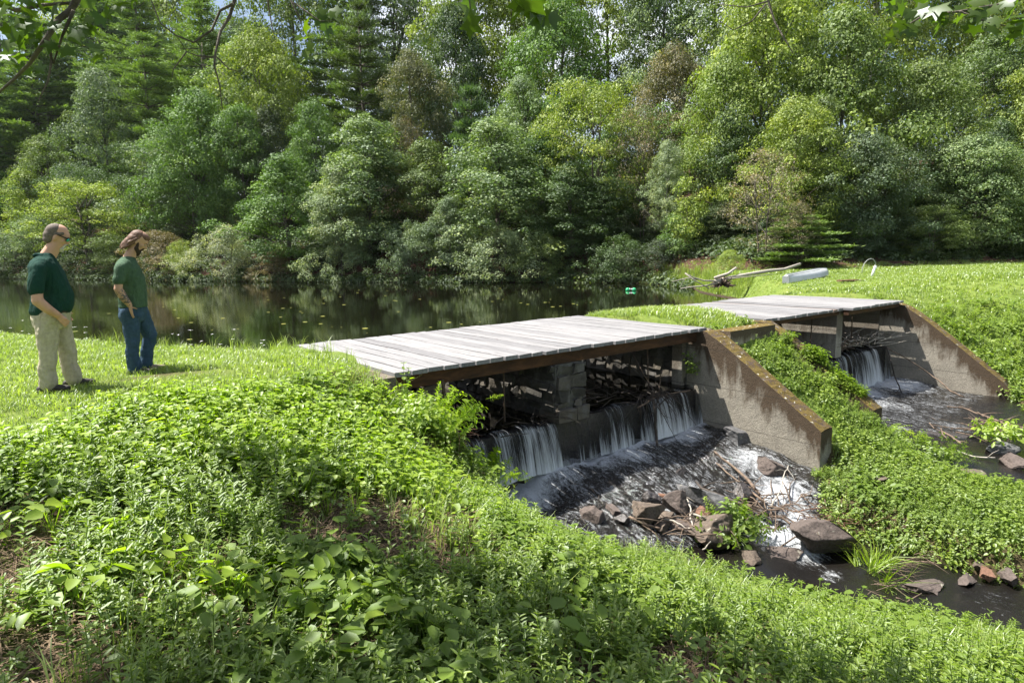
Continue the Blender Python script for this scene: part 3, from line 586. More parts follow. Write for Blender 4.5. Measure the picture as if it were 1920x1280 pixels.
# ------------------------------------------------------------------ foliage meshes
def unit(a): return a / (np.linalg.norm(a, axis=-1, keepdims=True) + 1e-9)
def leaf_quads(P, Nn, L, Wd, dirs=None, shape='rhomb'):
    """flat leaf-sized faces at P facing Nn; returns V, F"""
    n = len(P); r = rng.normal(size=(n, 3)) if dirs is None else dirs
    t = unit(r - (r * Nn).sum(1, keepdims=True) * Nn); b_ = np.cross(Nn, t)
    L = np.broadcast_to(L, (n,))[:, None] * .5; Wd = np.broadcast_to(Wd, (n,))[:, None] * .5
    V = np.stack([P - t * L, P + b_ * Wd - t * L * .1, P + t * L, P - b_ * Wd - t * L * .1], 1).reshape(-1, 3)
    return V, np.arange(4 * n).reshape(n, 4)
def crown_mesh(name, seed, H, Rx, base=.1, nclump=90, per=85, leaf=.27, shape='dome', clump=.95, flat=.6, fill=.25):
    """crown of leaf-sized faces gathered in clumps on the ends of limbs; returns mesh data and clump centres"""
    g_ = np.random.default_rng(seed); Cs = []
    lob = g_.uniform(0, 6.28, 4); la = g_.uniform(.08, .22, 4)
    tries = 0
    while len(Cs) < nclump and tries < nclump * 60:
        tries += 1
        t = g_.uniform(0, 1) ** .85; an = g_.uniform(0, 6.283)
        if shape == 'dome': env = (math.sin(math.pi * min(1, t * .93 + .07)) ** .55) * (1 - .25 * t)
        elif shape == 'bush': env = (1 - t ** 2.2) ** .5
        elif shape == 'column': env = (math.sin(math.pi * min(1, t * .85 + .15)) ** .7) * (1 - .35 * t)
        elif shape == 'layer': env = (math.sin(math.pi * min(1, t * .8 + .12)) ** .5)
        else: env = 1 - t
        env *= 1 + sum(a * math.sin((i + 1) * an + l + t * 4) for i, (a, l) in enumerate(zip(la, lob)))
        env *= 1 + .55 * mnoise.noise(Vector((math.cos(an) * 1.3, math.sin(an) * 1.3, t * 4.5 + seed)))
        rr = env * (g_.normal(1, .13) if g_.uniform() > fill else g_.uniform(.2, .9))
        c = np.array([math.cos(an) * rr * Rx, math.sin(an) * rr * Rx, H * (base + (1 - base) * t)])
        if Cs and min(np.linalg.norm((c - q) * [1, 1, 1.5]) for q in Cs[-60:]) < clump * .66: continue
        Cs.append(c)
    Cs = np.array(Cs); P = []; N = []; VR = []
    for c in Cs:
        cr_ = clump * g_.choice([.42, .6, .8, 1.0, 1.3]); k = int(per * (cr_ / clump) ** 1.8); d = unit(g_.normal(size=(k, 3))); d[:, 2] = np.abs(d[:, 2]) * np.where(g_.uniform(size=k) < .78, 1, -1)
        rad = g_.uniform(.55, 1.0, (k, 1)) ** .5; out = unit(np.array([c[0], c[1], 0]) + 1e-6)
        p = c + d * rad * cr_ * np.array([1, 1, flat]); p += .17 * cr_ * g_.normal(size=(k, 3)) * [1, 1, .7]
        p[:, 2] -= .22 * ((p[:, :2] - c[:2]) ** 2).sum(1) / cr_
        P.append(p); N.append(unit(d * .8 + out * .3 + [0, 0, .45] + .48 * g_.normal(size=(k, 3)))); VR.append(np.clip(g_.normal(.45, .17, k) + g_.normal(0, .17), 0, 1))
    P = np.concatenate(P); N = np.concatenate(N); VR = np.concatenate(VR)
    sz = leaf * g_.choice([.5, .75, 1.0, 1.3, 1.6], len(P), p=[.25, .25, .25, .17, .08]); V, Fq = leaf_quads(P, N, sz, sz * .72)
    return mesh_np(name, V, Fq, M['crown'], {'var': ('FACE', VR)}), Cs
def trunk_mesh(name, seed, H, r0, Cs, lean=.04, nl=16, mat='bark', base=.2, stems=1, twigs=0):
    g_ = random.Random(seed); mb = MB()
    for s_ in range(stems):
        off = Vector((g_.uniform(-1, 1), g_.uniform(-1, 1), 0)) * (.35 * (stems > 1)); top = Vector((g_.uniform(-1, 1) * lean * H, g_.uniform(-1, 1) * lean * H, H * g_.uniform(.75, .9))) + off * 3
        pts = [off.lerp(top, i / 7) + Vector((g_.uniform(-.1, .1), g_.uniform(-.1, .1), 0)) * (i > 0) for i in range(8)]; pts[0].z = -.5
        mb.tube(pts, [r0 * (1 - .8 * i / 7) for i in range(8)], 8)
        for k_ in range(nl // stems):
            c = Vector(Cs[g_.randrange(len(Cs))]); hz = max(.12, min(.85, c.z / H - .15)); a = off.lerp(top, hz); m_ = a.lerp(c, .5) + Vector((0, 0, g_.uniform(-.2, .35)))
            mb.tube([a, a.lerp(m_, .5) + Vector((g_.uniform(-.1, .1), g_.uniform(-.1, .1), .1)), m_, c], [r0 * .35, r0 * .27, r0 * .18, r0 * .06], 6)
            for q in range(twigs):
                e = c + Vector((g_.uniform(-1, 1), g_.uniform(-1, 1), g_.uniform(-.3, .8))); mb.tube([m_.lerp(c, .5), m_.lerp(e, .6), e], [r0 * .09, r0 * .06, r0 * .02], 4)
    return mesh_np(name, mb.V, mb.F, M[mat], {'var': ('FACE', mb.A)}, True)
def pine_mesh(name, seed, H, Rx, base=.15, layers=17, dens=1.0):
    """white pine: whorls of level limbs carrying flat pads of needle tufts"""
    g_ = np.random.default_rng(seed); P = []; D = []; VR = []; mb = MB(); mb.tube([(0, 0, -.5), (0.1, 0, H * .5), (0, .1, H * .99)], [H * .016, H * .011, .03], 8)
    for l in range(layers):
        t = l / (layers - 1); z = H * (base + (1 - base) * t ** .95); rad = Rx * (1 - t) ** .62 * g_.uniform(.75, 1.1) + .35; nb = g_.integers(4, 7); a0 = g_.uniform(0, 6.28)
        for b_ in range(nb):
            if g_.uniform() < .1: continue
            an = a0 + 6.283 * b_ / nb + g_.uniform(-.3, .3); ln = rad * g_.uniform(.6, 1.1); dz = g_.uniform(.02, .16) * ln
            e = np.array([math.cos(an) * ln, math.sin(an) * ln, z + dz]); a = np.array([0, 0, z - .1])
            mb.tube([a, (a + e) / 2 - [0, 0, .05], e], [.05, .035, .012], 5)
            npad = max(2, int(ln * 2.1))
            for q in range(npad):
                f_ = .3 + .7 * (q + g_.uniform(0, 1)) / npad; c = a + (e - a) * f_; side = np.array([-math.sin(an), math.cos(an), 0]); c = c + side * g_.uniform(-.4, .4) * (ln * .38 * (1.15 - f_)) ; k = int(85 * dens)
                pr_ = .55 * g_.uniform(.7, 1.2); p = c + g_.normal(size=(k, 3)) * [pr_ * .55, pr_ * .55, .07]; dd = unit(g_.normal(size=(k, 3)) * [.8, .8, .35] + np.array([math.cos(an), math.sin(an), .75]) * .8)
                P.append(p); D.append(dd); VR.append(np.clip(g_.normal(.45, .2, k), 0, 1))
    P = np.concatenate(P); D = np.concatenate(D); VR = np.concatenate(VR); n = len(P)
    nn = unit(np.cross(D, rng.normal(size=(n, 3)))); L = .34 * g_.uniform(.7, 1.3, n)
    V, Fq = leaf_quads(P + D * L[:, None] * .4, nn, L, .065, dirs=D)
    return mesh_np(name, V, Fq, M['needle'], {'var': ('FACE', VR)}), mesh_np(name + '_trunk', mb.V, mb.F, M['bark'], {'var': ('FACE', mb.A)}, True)

PROTO = {}
def proto(kind, seed, H, Rx, **kw):
    tk = {k: kw.pop(k) for k in ('mat', 'stems', 'nl', 'twigs', 'lean', 'r0') if k in kw}
    me, Cs = crown_mesh('crown', seed, H, Rx, **kw); r0 = tk.pop('r0', H * .016)
    PROTO.setdefault(kind, []).append((me, trunk_mesh('trunk', seed, H, r0, Cs, **tk), H, Rx))
for s_ in (1, 2, 3, 4): proto('broad', s_, 12, 4.6, base=.08, nclump=230, per=210, leaf=.165, clump=1.05, flat=.45)
for s_ in (11, 12, 13): proto('column', s_, 12, 3.4, base=.0, nclump=170, per=230, leaf=.155, shape='column', clump=.85, flat=.55)
for s_ in (21, 22, 23): proto('bush', s_, 5, 3.0, base=.0, nclump=150, per=150, leaf=.115, shape='bush', clump=.62, stems=4, nl=16, r0=.05)
for s_ in (31, 32): proto('sparse', s_, 9, 4.0, base=.12, nclump=120, per=70, leaf=.12, clump=.7, mat='bark', nl=34, twigs=3, stems=2, r0=.09)
for s_ in (41, 42): proto('layered', s_, 10, 4.4, base=.2, nclump=170, per=200, leaf=.15, clump=1.0, flat=.30, shape='layer', stems=2, nl=24)
for s_ in (51, 52): proto('tall', s_, 15, 4.2, base=.25, nclump=200, per=200, leaf=.17, flat=.45, mat='bark_lt' if s_ == 51 else 'bark')
for s_ in (61,): proto('sapling', s_, 4.5, 1.3, base=.2, nclump=50, per=110, leaf=.10, clump=.5, r0=.05, nl=10)
for s_ in (71, 72, 73):
    a, b_ = pine_mesh('crown', s_, 20, 4.8, base=.08, layers=22, dens=1.0); PROTO.setdefault('pine', []).append((a, b_, 20, 4.2))
a, b_ = pine_mesh('crown', 75, 6, 2.6, base=.12, layers=8, dens=1.5); PROTO['small_pine'] = [(a, b_, 6, 2.6)]
a, b_ = pine_mesh('crown', 76, 14, 4.6, base=.1, layers=11, dens=1.2); PROTO['old_pine'] = [(a, b_, 14, 4.6)]

def forest_xy(px, back):
    """the point in the direction of column px that lies `back` metres inside the forest edge"""
    d = ray(px, 480); ts = np.linspace(15, 260, 1500); s_ = -sdist(d[0] * ts, d[1] * ts, FOREST); i = int(np.argmax(s_ > back)); return d[0] * ts[i], d[1] * ts[i]
tree_n = 0
def tree(name, cat, label, px, top, wpx, kind, col, back=1.0, pos=None, group=None, sink=0.):
    global tree_n; tree_n += 1
    x, y = pos if pos else forest_xy(px, back); z = tz(x, y) - .1 - sink; dist = y
    ztop = (CAM + ray(px, top) * (y / ray(px, top)[1]))[2]; H = max(1.0, ztop - z); Wd = wpx / F_PX * dist
    lst = PROTO[kind]; crown, trunk, pH, pR = lst[tree_n % len(lst)]
    o = empty(name, (x, y, z), label, cat, group); o.rotation_euler = (0, 0, random.uniform(0, 6.28)); s_ = Wd / 2 / pR * (.84 if 'pine' not in kind else 1.0); o.scale = (s_, s_, H / pH * .97)
    t_ = link('trunk', trunk, o); c_ = link('crown', crown, o); c_.color = (*col, 1); return o
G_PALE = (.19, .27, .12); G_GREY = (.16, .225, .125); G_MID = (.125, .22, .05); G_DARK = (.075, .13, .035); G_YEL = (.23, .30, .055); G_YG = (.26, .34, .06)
G_PINE = (.10, .17, .06); G_PINE2 = (.15, .23, .06); BROWN = (.19, .155, .085); PINK = (.25, .215, .15); G_SILV = (.26, .33, .19); G_OLIVE = (.14, .20, .052)
# front row along the water, left to right
FR = [
 ('shrub', 'shrub', 'grey-green thicket at the far left edge of the pond behind the left man', 10, 430, 150, 'bush', G_GREY, 1),
 ('shrub', 'shrub', 'pale thicket just right of the leftmost pondside thicket', 75, 405, 130, 'bush', G_PALE, 3),
 ('tree', 'tree', 'bright lime young tree standing out above the thickets at the far left', 62, 312, 120, 'column', G_YG, 6),
 ('tree', 'tree', 'wide yellow-green layered tree above and between the two men', 168, 340, 200, 'layered', G_YG, 2.5),
 ('shrub', 'shrub', 'brownish rusty shrub at the water right behind the bearded man', 300, 435, 120, 'bush', BROWN, 1),
 ('shrub', 'shrub', 'low olive shrub on the bank between the heads of the two men', 215, 440, 110, 'bush', G_OLIVE, 1.5),
 ('shrub', 'shrub', 'yellow-green shrub spilling to the water right of the bearded man', 345, 450, 80, 'bush', G_YEL, .5),
 ('shrub', 'shrub', 'silvery white-leaved round shrub at the pond edge', 425, 425, 130, 'bush', (.34, .38, .28), .3),
 ('tree', 'tree', 'grey-green tree behind the silvery shrub', 345, 235, 190, 'broad', G_GREY, 9),
 ('tree', 'tree', 'bright feathery green locust tree left of centre', 395, 165, 210, 'broad', G_MID, 8),
 ('tree', 'tree', 'mid green tree with low limbs right of the silvery shrub', 545, 285, 190, 'column', G_MID, 1.5),
 ('shrub', 'shrub', 'dull brown shrub at the water below the mid green tree', 520, 470, 90, 'bush', BROWN, .3),
 ('tree', 'tree', 'tall pale green leaning tree left of the near deck reflection', 695, 205, 220, 'column', G_PALE, 3),
 ('tree', 'tree', 'light green tree filling the bank under the tall pale green tree', 640, 300, 140, 'column', G_SILV, 1.6),
 ('shrub', 'shrub', 'pale layered shrub reaching over the water under the tall pale tree', 640, 425, 110, 'bush', G_SILV, .2),
 ('shrub', 'shrub', 'grey-green alder clump left of the large pale tree', 768, 415, 110, 'bush', G_GREY, .3),
 ('shrub', 'shrub', 'slender grey alder clump touching the large pale tree', 845, 365, 110, 'column', G_GREY, 1.0),
 ('tree', 'tree', 'largest pale grey-green tree at the middle of the far shore', 930, 215, 235, 'column', G_PALE, 2.2),
 ('shrub', 'shrub', 'light green shrub at the foot of the largest pale tree', 935, 420, 170, 'bush', G_SILV, .2),
 ('shrub', 'shrub', 'dull brown-grey shrub on the shore right of the middle', 1020, 440, 100, 'bush', G_OLIVE, .4),
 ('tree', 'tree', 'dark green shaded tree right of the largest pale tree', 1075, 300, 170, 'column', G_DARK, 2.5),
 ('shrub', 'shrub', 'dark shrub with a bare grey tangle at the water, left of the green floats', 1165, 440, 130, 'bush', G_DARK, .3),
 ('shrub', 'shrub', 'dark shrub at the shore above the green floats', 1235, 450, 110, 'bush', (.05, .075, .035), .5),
 ('sapling', 'tree', 'small sunlit yellow-green sapling in front of the shaded slope', 1285, 325, 90, 'sapling', G_YG, 2.0),
 ('sapling', 'tree', 'second lit sapling lower down beside the shaded slope', 1262, 400, 80, 'sapling', G_MID, 1.0),
 ('tree', 'tree', 'pinkish grey half-bare tree left of the pine bough', 1430, 275, 190, 'sparse', PINK, 1.5),
 ('pine', 'pine', 'small pine with wide level boughs behind the canoe', 1500, 405, 180, 'small_pine', G_PINE2, .8),
 ('tree', 'tree', 'second half-bare pinkish tree beside the small pine', 1490, 375, 110, 'sparse', PINK, .3),
 ('shrub', 'shrub', 'small cream-leaved shrub at the pond corner above the dead tree', 1368, 470, 60, 'bush', G_YG, -.6),
 ('tree', 'tree', 'dark grey-green oak above the arched pipe', 1610, 245, 200, 'broad', (.10, .15, .08), 3.5),
 ('shrub', 'shrub', 'grey-green low oak boughs at the field edge behind the arched pipe', 1640, 375, 150, 'bush', (.10, .15, .08), 4),
 ('tree', 'tree', 'yellowish low tree at the edge of the field, right of the oak', 1745, 385, 130, 'layered', G_OLIVE, 2.5),
 ('tree', 'tree', 'pale green spreading tree near the right border of the photo', 1815, 250, 210, 'broad', G_PALE, 3),
 ('tree', 'tree', 'pale olive tree cut off by the right border above the field', 1930, 285, 170, 'broad', G_OLIVE, 2),
]
MIDR = [
 ('pine', 'pine', 'dark pine at the far left border of the hillside', 15, 150, 210, 'pine', G_PINE, 12),
 ('pine', 'pine', 'tall layered pine on the left, second from the border', 95, 60, 240, 'pine', G_PINE2, 18),
 ('tree', 'tree', 'dull grey-green oak standing between the left pines', 215, 125, 170, 'broad', G_GREY, 13),
 ('tree', 'tree', 'yellow-olive tree above the pale thickets on the left', 110, 250, 140, 'broad', G_OLIVE, 10),
 ('pine', 'pine', 'pine with long level limbs above the locust tree', 305, 60, 230, 'old_pine', G_PINE2, 17),
 ('tree', 'tree', 'yellow-green rounded tree above the locust, lit at its top', 515, 45, 190, 'broad', G_YEL, 15),
 ('tree', 'tree', 'bright green tree right above the mid green shore tree', 470, 190, 150, 'broad', G_MID, 9),
 ('tree', 'tree', 'green bushy tree with pale bare twigs at its top', 600, 185, 140, 'broad', G_MID, 10),
 ('pine', 'pine', 'broad yellow-green pine in even layers left of the middle', 695, 0, 190, 'old_pine', (.085, .125, .032), 14),
 ('tree', 'tree', 'oak with rusty brown leaves mixed in, right of the layered pine', 785, 90, 150, 'broad', (.16, .17, .08), 12),
 ('tree', 'tree', 'dark brown half-dead tree under the rusty oak', 770, 220, 110, 'sparse', BROWN, 8),
 ('tree', 'tree', 'deep green oak at the top of the hill near the middle', 865, 0, 180, 'broad', (.09, .145, .06), 18),
 ('pine', 'pine', 'small dark pine tucked under the deep green oak', 890, 165, 110, 'small_pine', G_PINE, 10),
 ('tree', 'tree', 'large bright green tree at the top of the hill in the middle', 1050, -10, 240, 'broad', (.13, .23, .05), 17),
 ('tree', 'tree', 'grey-green tree between the bright hilltop tree and the pale shore tree', 985, 135, 150, 'tall', G_PALE, 9),
 ('tree', 'tree', 'yellow-green maple with layered boughs right of the middle', 1115, 150, 210, 'layered', G_YEL, 6),
 ('tree', 'tree', 'bare pinkish tree with thin upright twigs right of the layered maple', 1205, 170, 130, 'sparse', PINK, 5),
 ('tree', 'tree', 'brownish dying oak high on the hill', 1255, 80, 160, 'broad', (.19, .175, .10), 14),
 ('tree', 'tree', 'tall yellow-green maple reaching the top border, right of the dying oak', 1410, -60, 260, 'broad', G_YG, 12),
 ('tree', 'tree', 'lower yellow-green maple in front of the tall one', 1350, 100, 190, 'broad', (.18, .26, .05), 8),
 ('tree', 'tree', 'wide green maple with dark boughs in the upper right', 1565, 10, 270, 'broad', (.15, .22, .045), 9),
 ('tree', 'tree', 'yellow-green tree with orange-tinged leaves above the dark oak', 1480, 180, 200, 'broad', G_YEL, 5),
 ('tree', 'tree', 'rounded olive maple above the pale spreading tree', 1700, 110, 230, 'broad', G_OLIVE, 7),
 ('tree', 'tree', 'tall green tree with sky gaps in the upper right corner', 1830, 55, 210, 'tall', (.11, .17, .05), 12),
 ('tree', 'tree', 'yellow-olive maple on the right border under the hanging leaves', 1915, 120, 190, 'broad', G_YEL, 7),
 ('tree', 'tree', 'slim tree with a pale curving trunk on the shaded slope', 1250, 260, 90, 'tall', G_SILV, 3),
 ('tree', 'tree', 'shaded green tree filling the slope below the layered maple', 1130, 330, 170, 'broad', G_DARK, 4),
]
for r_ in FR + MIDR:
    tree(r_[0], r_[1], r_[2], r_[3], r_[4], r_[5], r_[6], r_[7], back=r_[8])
# back rows that close the hillside: each a tree of its own, told apart by what stands in front of it
near_names = [(r_[3], r_[2].split(' standing')[0]) for r_ in MIDR]
BK = []
for i, px in enumerate(range(-60, 2000, 92)):
    BK.append((px + random.uniform(-20, 20), random.uniform(-190, -60) if px > 500 else random.uniform(-80, 60), random.uniform(190, 260), random.choice(['pine', 'old_pine']) if px < 420 or 620 < px < 760 else random.choice(['tall', 'broad']), random.uniform(22, 34)))
for i, px in enumerate(range(-40, 560, 75)):
    BK.append((px + random.uniform(-20, 20), random.uniform(100, 170) if px < 130 else random.uniform(25, 60) if 380 < px < 540 else random.uniform(-160, -20), random.uniform(180, 240), random.choice(['pine', 'tall', 'broad']), random.uniform(38, 50)))
for i, px in enumerate(range(-30, 2000, 105)):
    BK.append((px + random.uniform(-25, 25), random.uniform(150, 300) + (60 if px < 200 else 0), random.uniform(130, 190), random.choice(['column', 'broad', 'layered']) if px > 150 else 'pine', random.uniform(5, 12)))
for px in (1180, 1225, 1290, 1330, 1380, 1440, 1530, 1580, 1680, 1760, 1860, 1950):
    BK.append((px, random.uniform(340, 400), random.uniform(90, 150), random.choice(['bush', 'column']), random.uniform(5, 9)))
side_w = ['left', 'right']
for i, (px, top, wpx, kind, back) in enumerate(BK):
    nm = min(near_names, key=lambda q: abs(q[0] - px)); dx = px - nm[0]
    row = 'far back on the crest' if back > 36 else 'at the crest of the hill' if back > 20 else ('low on the slope' if top > 320 else 'half way up the hill')
    col = random.choice([G_PINE, G_PINE2]) if 'pine' in kind else random.choice([G_MID, G_YEL, G_OLIVE, G_PALE, G_GREY] if back > 18 else [G_DARK, G_MID, G_OLIVE, (.055, .1, .035), (.085, .12, .05)])
    word = {'pine': 'pine', 'old_pine': 'broad pine', 'tall': 'tall tree', 'broad': 'rounded tree', 'column': 'narrow leafy tree', 'layered': 'spreading tree', 'bush': 'shrub'}[kind]
    rel_ = 'behind' if abs(dx) < 18 else ('just left of' if dx < 0 else 'just right of')
    short = ' '.join(nm[1].split()[:6]); 
    while short.split()[-1] in ('the', 'of', 'at', 'with', 'in', 'on', 'under', 'above', 'right', 'left', 'a', 'and', 'long', 'pale', 'its', 'mixed', 'far', 'yellow-green', 'rusty', 'top', 'between', 'level', 'half-dead', 'deep', 'thin', 'bright', 'even', 'mid', 'upper', 'tall', 'second'): short = ' '.join(short.split()[:-1])
    lb = f'{word} {row} {rel_} the {short}'.replace('in front of', 'before')
    tree('pine' if 'pine' in kind else ('shrub' if kind == 'bush' else 'tree'), 'shrub' if kind == 'bush' else ('pine' if 'pine' in kind else 'tree'), ' '.join(lb.split()[:16]), px, top, wpx, kind, col, back=back, group='trees closing the hillside behind the front trees')

def clump_geo(seed, k=70, r_=.55, leaf=.14):
    g_ = np.random.default_rng(seed); d = unit(g_.normal(size=(k, 3))); d[:, 2] = np.abs(d[:, 2]); p = d * r_ * g_.uniform(.5, 1, (k, 1)) ** .5 * [1, 1, .8]
    nn = unit(d * .7 + [0, 0, .5] + .5 * g_.normal(size=(k, 3))); L = leaf * g_.uniform(.6, 1.3, k); V, Fq = leaf_quads(p, nn, L, L * .7); return V, Fq, np.clip(g_.normal(.45, .18, k), 0, 1)

# ------------------------------------------------------------------ ground vegetation
def rot_basis(yaw, nrm, tiltamt=1.0):
    n_ = len(yaw); z = unit(nrm); x = np.stack([np.cos(yaw), np.sin(yaw), np.zeros(n_)], 1); x = unit(x - (x * z).sum(1, keepdims=True) * z); y = np.cross(z, x)
    return np.stack([x, y, z], 2)
def scatter(name, protos, P, yaw, scale, nrm, mat, var_shift=None, choice=None):
    Vs, Fs, As, off = [], [], [], 0; n = len(P); choice = rng.integers(0, len(protos), n) if choice is None else choice; B = rot_basis(yaw, nrm)
    vs = rng.normal(0, .1, n) if var_shift is None else var_shift
    for k_, (pv, pf, pa) in enumerate(protos):
        m_ = np.where(choice == k_)[0]
        if len(m_) == 0: continue
        V = np.einsum('nij,vj->nvi', B[m_], pv) * scale[m_][:, None, None] + P[m_][:, None, :]; nv = len(pv)
        Fq = pf[None] + (np.arange(len(m_)) * nv)[:, None, None] + off; Vs.append(V.reshape(-1, 3)); Fs.append(Fq.reshape(-1, pf.shape[1])); As.append(np.clip(pa[None] + vs[m_][:, None], 0, 1).ravel()); off += nv * len(m_)
    return link(name, mesh_np(name, np.concatenate(Vs), np.concatenate(Fs), mat, {'var': ('FACE', np.concatenate(As))}))
def leaf_geo(base, d, up, L, W, droop=.25, fold=.25):
    """pointed leaf folded along its rib: 8 points, 4 faces"""
    d = unit(np.array(d, float)); up = np.array(up, float); up = unit(up - (up @ d) * d); s_ = np.cross(d, up); b = np.array(base, float); pts = []
    def q(t, side, lift): return b + d * L * t + s_ * side * W * .5 + up * (lift - droop * L * t * t)
    pts = [q(0, 0, 0), q(.5, 0, -fold * W * .4), q(1, 0, 0), q(.22, .8, fold * W * .5), q(.62, .82, fold * W * .5), q(.22, -.8, fold * W * .5), q(.62, -.82, fold * W * .5)]
    return np.array(pts), np.array([(0, 3, 4, 1), (1, 4, 2, 2), (0, 1, 6, 5), (1, 2, 2, 6)])
def join(parts):
    Vs, Fs, As, o = [], [], [], 0
    for v, f, a in parts: Vs.append(v); Fs.append(f + o); As.append(np.full(len(f), a)); o += len(v)
    return np.concatenate(Vs), np.concatenate(Fs), np.concatenate(As)
def fixq(f): # degenerate quads (x,y,z,z) kept as triangles are avoided: use distinct far corner
    return f
def leaf8(base, d, up, L, W, droop=.25, fold=.25):
    d = unit(np.array(d, float)); up = np.array(up, float); up = unit(up - (up @ d) * d); s_ = np.cross(d, up); b = np.array(base, float)
    def q(t, side, lift): return b + d * L * t + s_ * side * W * .5 + up * (lift - droop * L * t * t)
    pts = [q(0, 0, 0), q(.28, .9, fold * W * .5), q(.68, .72, fold * W * .45), q(1, 0, 0), q(.68, -.72, fold * W * .45), q(.28, -.9, fold * W * .5)]
    return np.array(pts), np.array([(0, 1, 2, 3), (0, 3, 4, 5)])
def stem_quad(a, b_, w_=.004):
    a, b_ = np.array(a, float), np.array(b_, float); s_ = np.array([w_, 0, 0]); s2 = np.array([0, w_, 0])
    return np.array([a - s_, a + s_, b_ + s_, b_ - s_, a - s2, a + s2, b_ + s2, b_ - s2]), np.array([(0, 1, 2, 3), (4, 5, 6, 7)])
def herb(seed, h=.34, nodes=7, L=.075, W=.026, whorl=2, top=True):
    g_ = random.Random(seed); parts = []; lean = np.array([g_.uniform(-.2, .2), g_.uniform(-.2, .2), 1]); tip = lean * h; parts.append((*stem_quad((0, 0, 0), tip, .003), .35))
    for i in range(nodes):
        t = .18 + .82 * (i + .5) / nodes; b = tip * t; a0 = g_.uniform(0, 6.28) if whorl > 2 else i * 1.57 + g_.uniform(-.3, .3)
        for k_ in range(whorl):
            an = a0 + 6.283 * k_ / whorl + g_.uniform(-.2, .2); sl = L * (1.15 - .55 * t) * g_.uniform(.8, 1.2); el = .25 + .5 * t + g_.uniform(-.15, .2)
            parts.append((*leaf8(b, (math.cos(an), math.sin(an), el), (0, 0, 1), sl, W * sl / L, g_.uniform(.1, .4)), .4 + .25 * t + g_.uniform(-.12, .12)))
    return join(parts)
def broad(seed, h=.3, n=8, L=.11, W=.085):
    g_ = random.Random(seed); parts = []
    for i in range(n):
        an = g_.uniform(0, 6.28); hh = h * g_.uniform(.45, 1.1); rr = g_.uniform(.03, .16); b = np.array([math.cos(an) * rr, math.sin(an) * rr, hh]); parts.append((*stem_quad((0, 0, 0), b, .0025), .3))
        sl = g_.uniform(.65, 1.2); parts.append((*leaf8(b, (math.cos(an + g_.uniform(-.6, .6)), math.sin(an + g_.uniform(-.6, .6)), g_.uniform(-.25, .35)), (g_.uniform(-.3, .3), g_.uniform(-.3, .3), 1), L * sl, W * sl, g_.uniform(.1, .45), .2), g_.uniform(.3, .7)))
    return join(parts)
def tuft(seed, h=.1, n=9, w_=.008, spread=.05, bend=.5):
    g_ = random.Random(seed); parts = []
    for i in range(n):
        an = g_.uniform(0, 6.28); b = np.array([g_.uniform(-spread, spread), g_.uniform(-spread, spread), -.01]); hh = h * g_.uniform(.6, 1.25); d = np.array([math.cos(an), math.sin(an), 0]) * bend * g_.uniform(.3, 1.2)
        s_ = np.array([-math.sin(an), math.cos(an), 0]) * w_ * .5; m_ = b + (d * .35 + [0, 0, .6]) * hh; t = b + (d + [0, 0, 1 - .25 * bend]) * hh
        parts.append((np.array([b - s_, b + s_, m_ + s_ * .8, m_ - s_ * .8, t + s_ * .12, t - s_ * .12]), np.array([(0, 1, 2, 3), (3, 2, 4, 5)]), g_.uniform(.2, .8)))
    return join(parts)
def fern(seed, n=6, L=.32):
    g_ = random.Random(seed); parts = []
    for i in range(n):
        an = 6.283 * i / n + g_.uniform(-.3, .3); dd = np.array([math.cos(an), math.sin(an), 0])
        for k_ in range(9):
            t = (k_ + 1) / 10; b = dd * L * t + np.array([0, 0, L * (.9 * t - .55 * t * t)]); s_ = np.array([-dd[1], dd[0], 0]); ll = L * .28 * (1 - t) ** .6 + .012
            for sg in (-1, 1): parts.append((*leaf8(b, s_ * sg + dd * .45, (0, 0, 1), ll, .02, .2, .1), .5 + .2 * t))
    return join(parts)
def normals_at(x, y):
    e = .12; zx = (terrain(x + e, y) - terrain(x - e, y)) / (2 * e); zy = (terrain(x, y + e) - terrain(x, y - e)) / (2 * e)
    return np.stack([-zx, -zy, np.ones_like(zx)], 1)
def in_view(P, m=140, lo=1480):
    px, py, z = project(P); return (z > .5) & (px > -m) & (px < 1920 + m) & (py < lo) & (py > -300)
def dry(x, y, bank=.06):
    """true where plants can stand: off the water, the decks, the walls"""
    s1 = np.minimum(sdist(x, y, STREAM1), sdist(x, y, STREAM2)); dp = sdist(x, y, POND); u, v = uvA(x, y)
    deckm = (u > -.12) & (u < 6.3) & (v > -DW - .08) & (v < .1) | (u > 8.05) & (u < U2R + .1) & (v > -DW - .05) & (v < .34)
    wallm = ((u > U1 - .1) & (u < U1 + .38) & (v > -.3) & (v < 2.28)) | ((u > U2L - .02) & (u < U2L + .3) & (v > -.3) & (v < 1.6)) | ((u > U2R) & (u < U2R + .3) & (v > -.3) & (v < 2.4)) | ((u > U1) & (u < U2L + .3) & (v > -.02) & (v < .4)) | ((u > -.34) & (u < .02) & (v > -2.6) & (v < -.3) & False)
    return (s1 > bank) & (dp > .05) & ~deckm & ~wallm
def nz2(x, y, s, seed=0): return np.array([mnoise.noise(Vector((a * s, b_ * s, seed))) for a, b_ in zip(x, y)])
def sow(n, box, dens, viewm=450):
    x = rng.uniform(box[0], box[1], n); y = rng.uniform(box[2], box[3], n); z = terrain(x, y); P = np.stack([x, y, z], 1); k = in_view(P, viewm); x, y, z = x[k], y[k], z[k]
    k = dry(x, y); x, y, z = x[k], y[k], z[k]; k = rng.uniform(size=len(x)) < dens(x, y, z); x, y, z = x[k], y[k], z[k]
    return x, y, z, np.stack([x, y, z], 1)
def leanup(x, y, f=.45):
    nn = normals_at(x, y); return unit(unit(nn) * f + np.array([0, 0, 1.0]) + .12 * rng.normal(size=nn.shape))
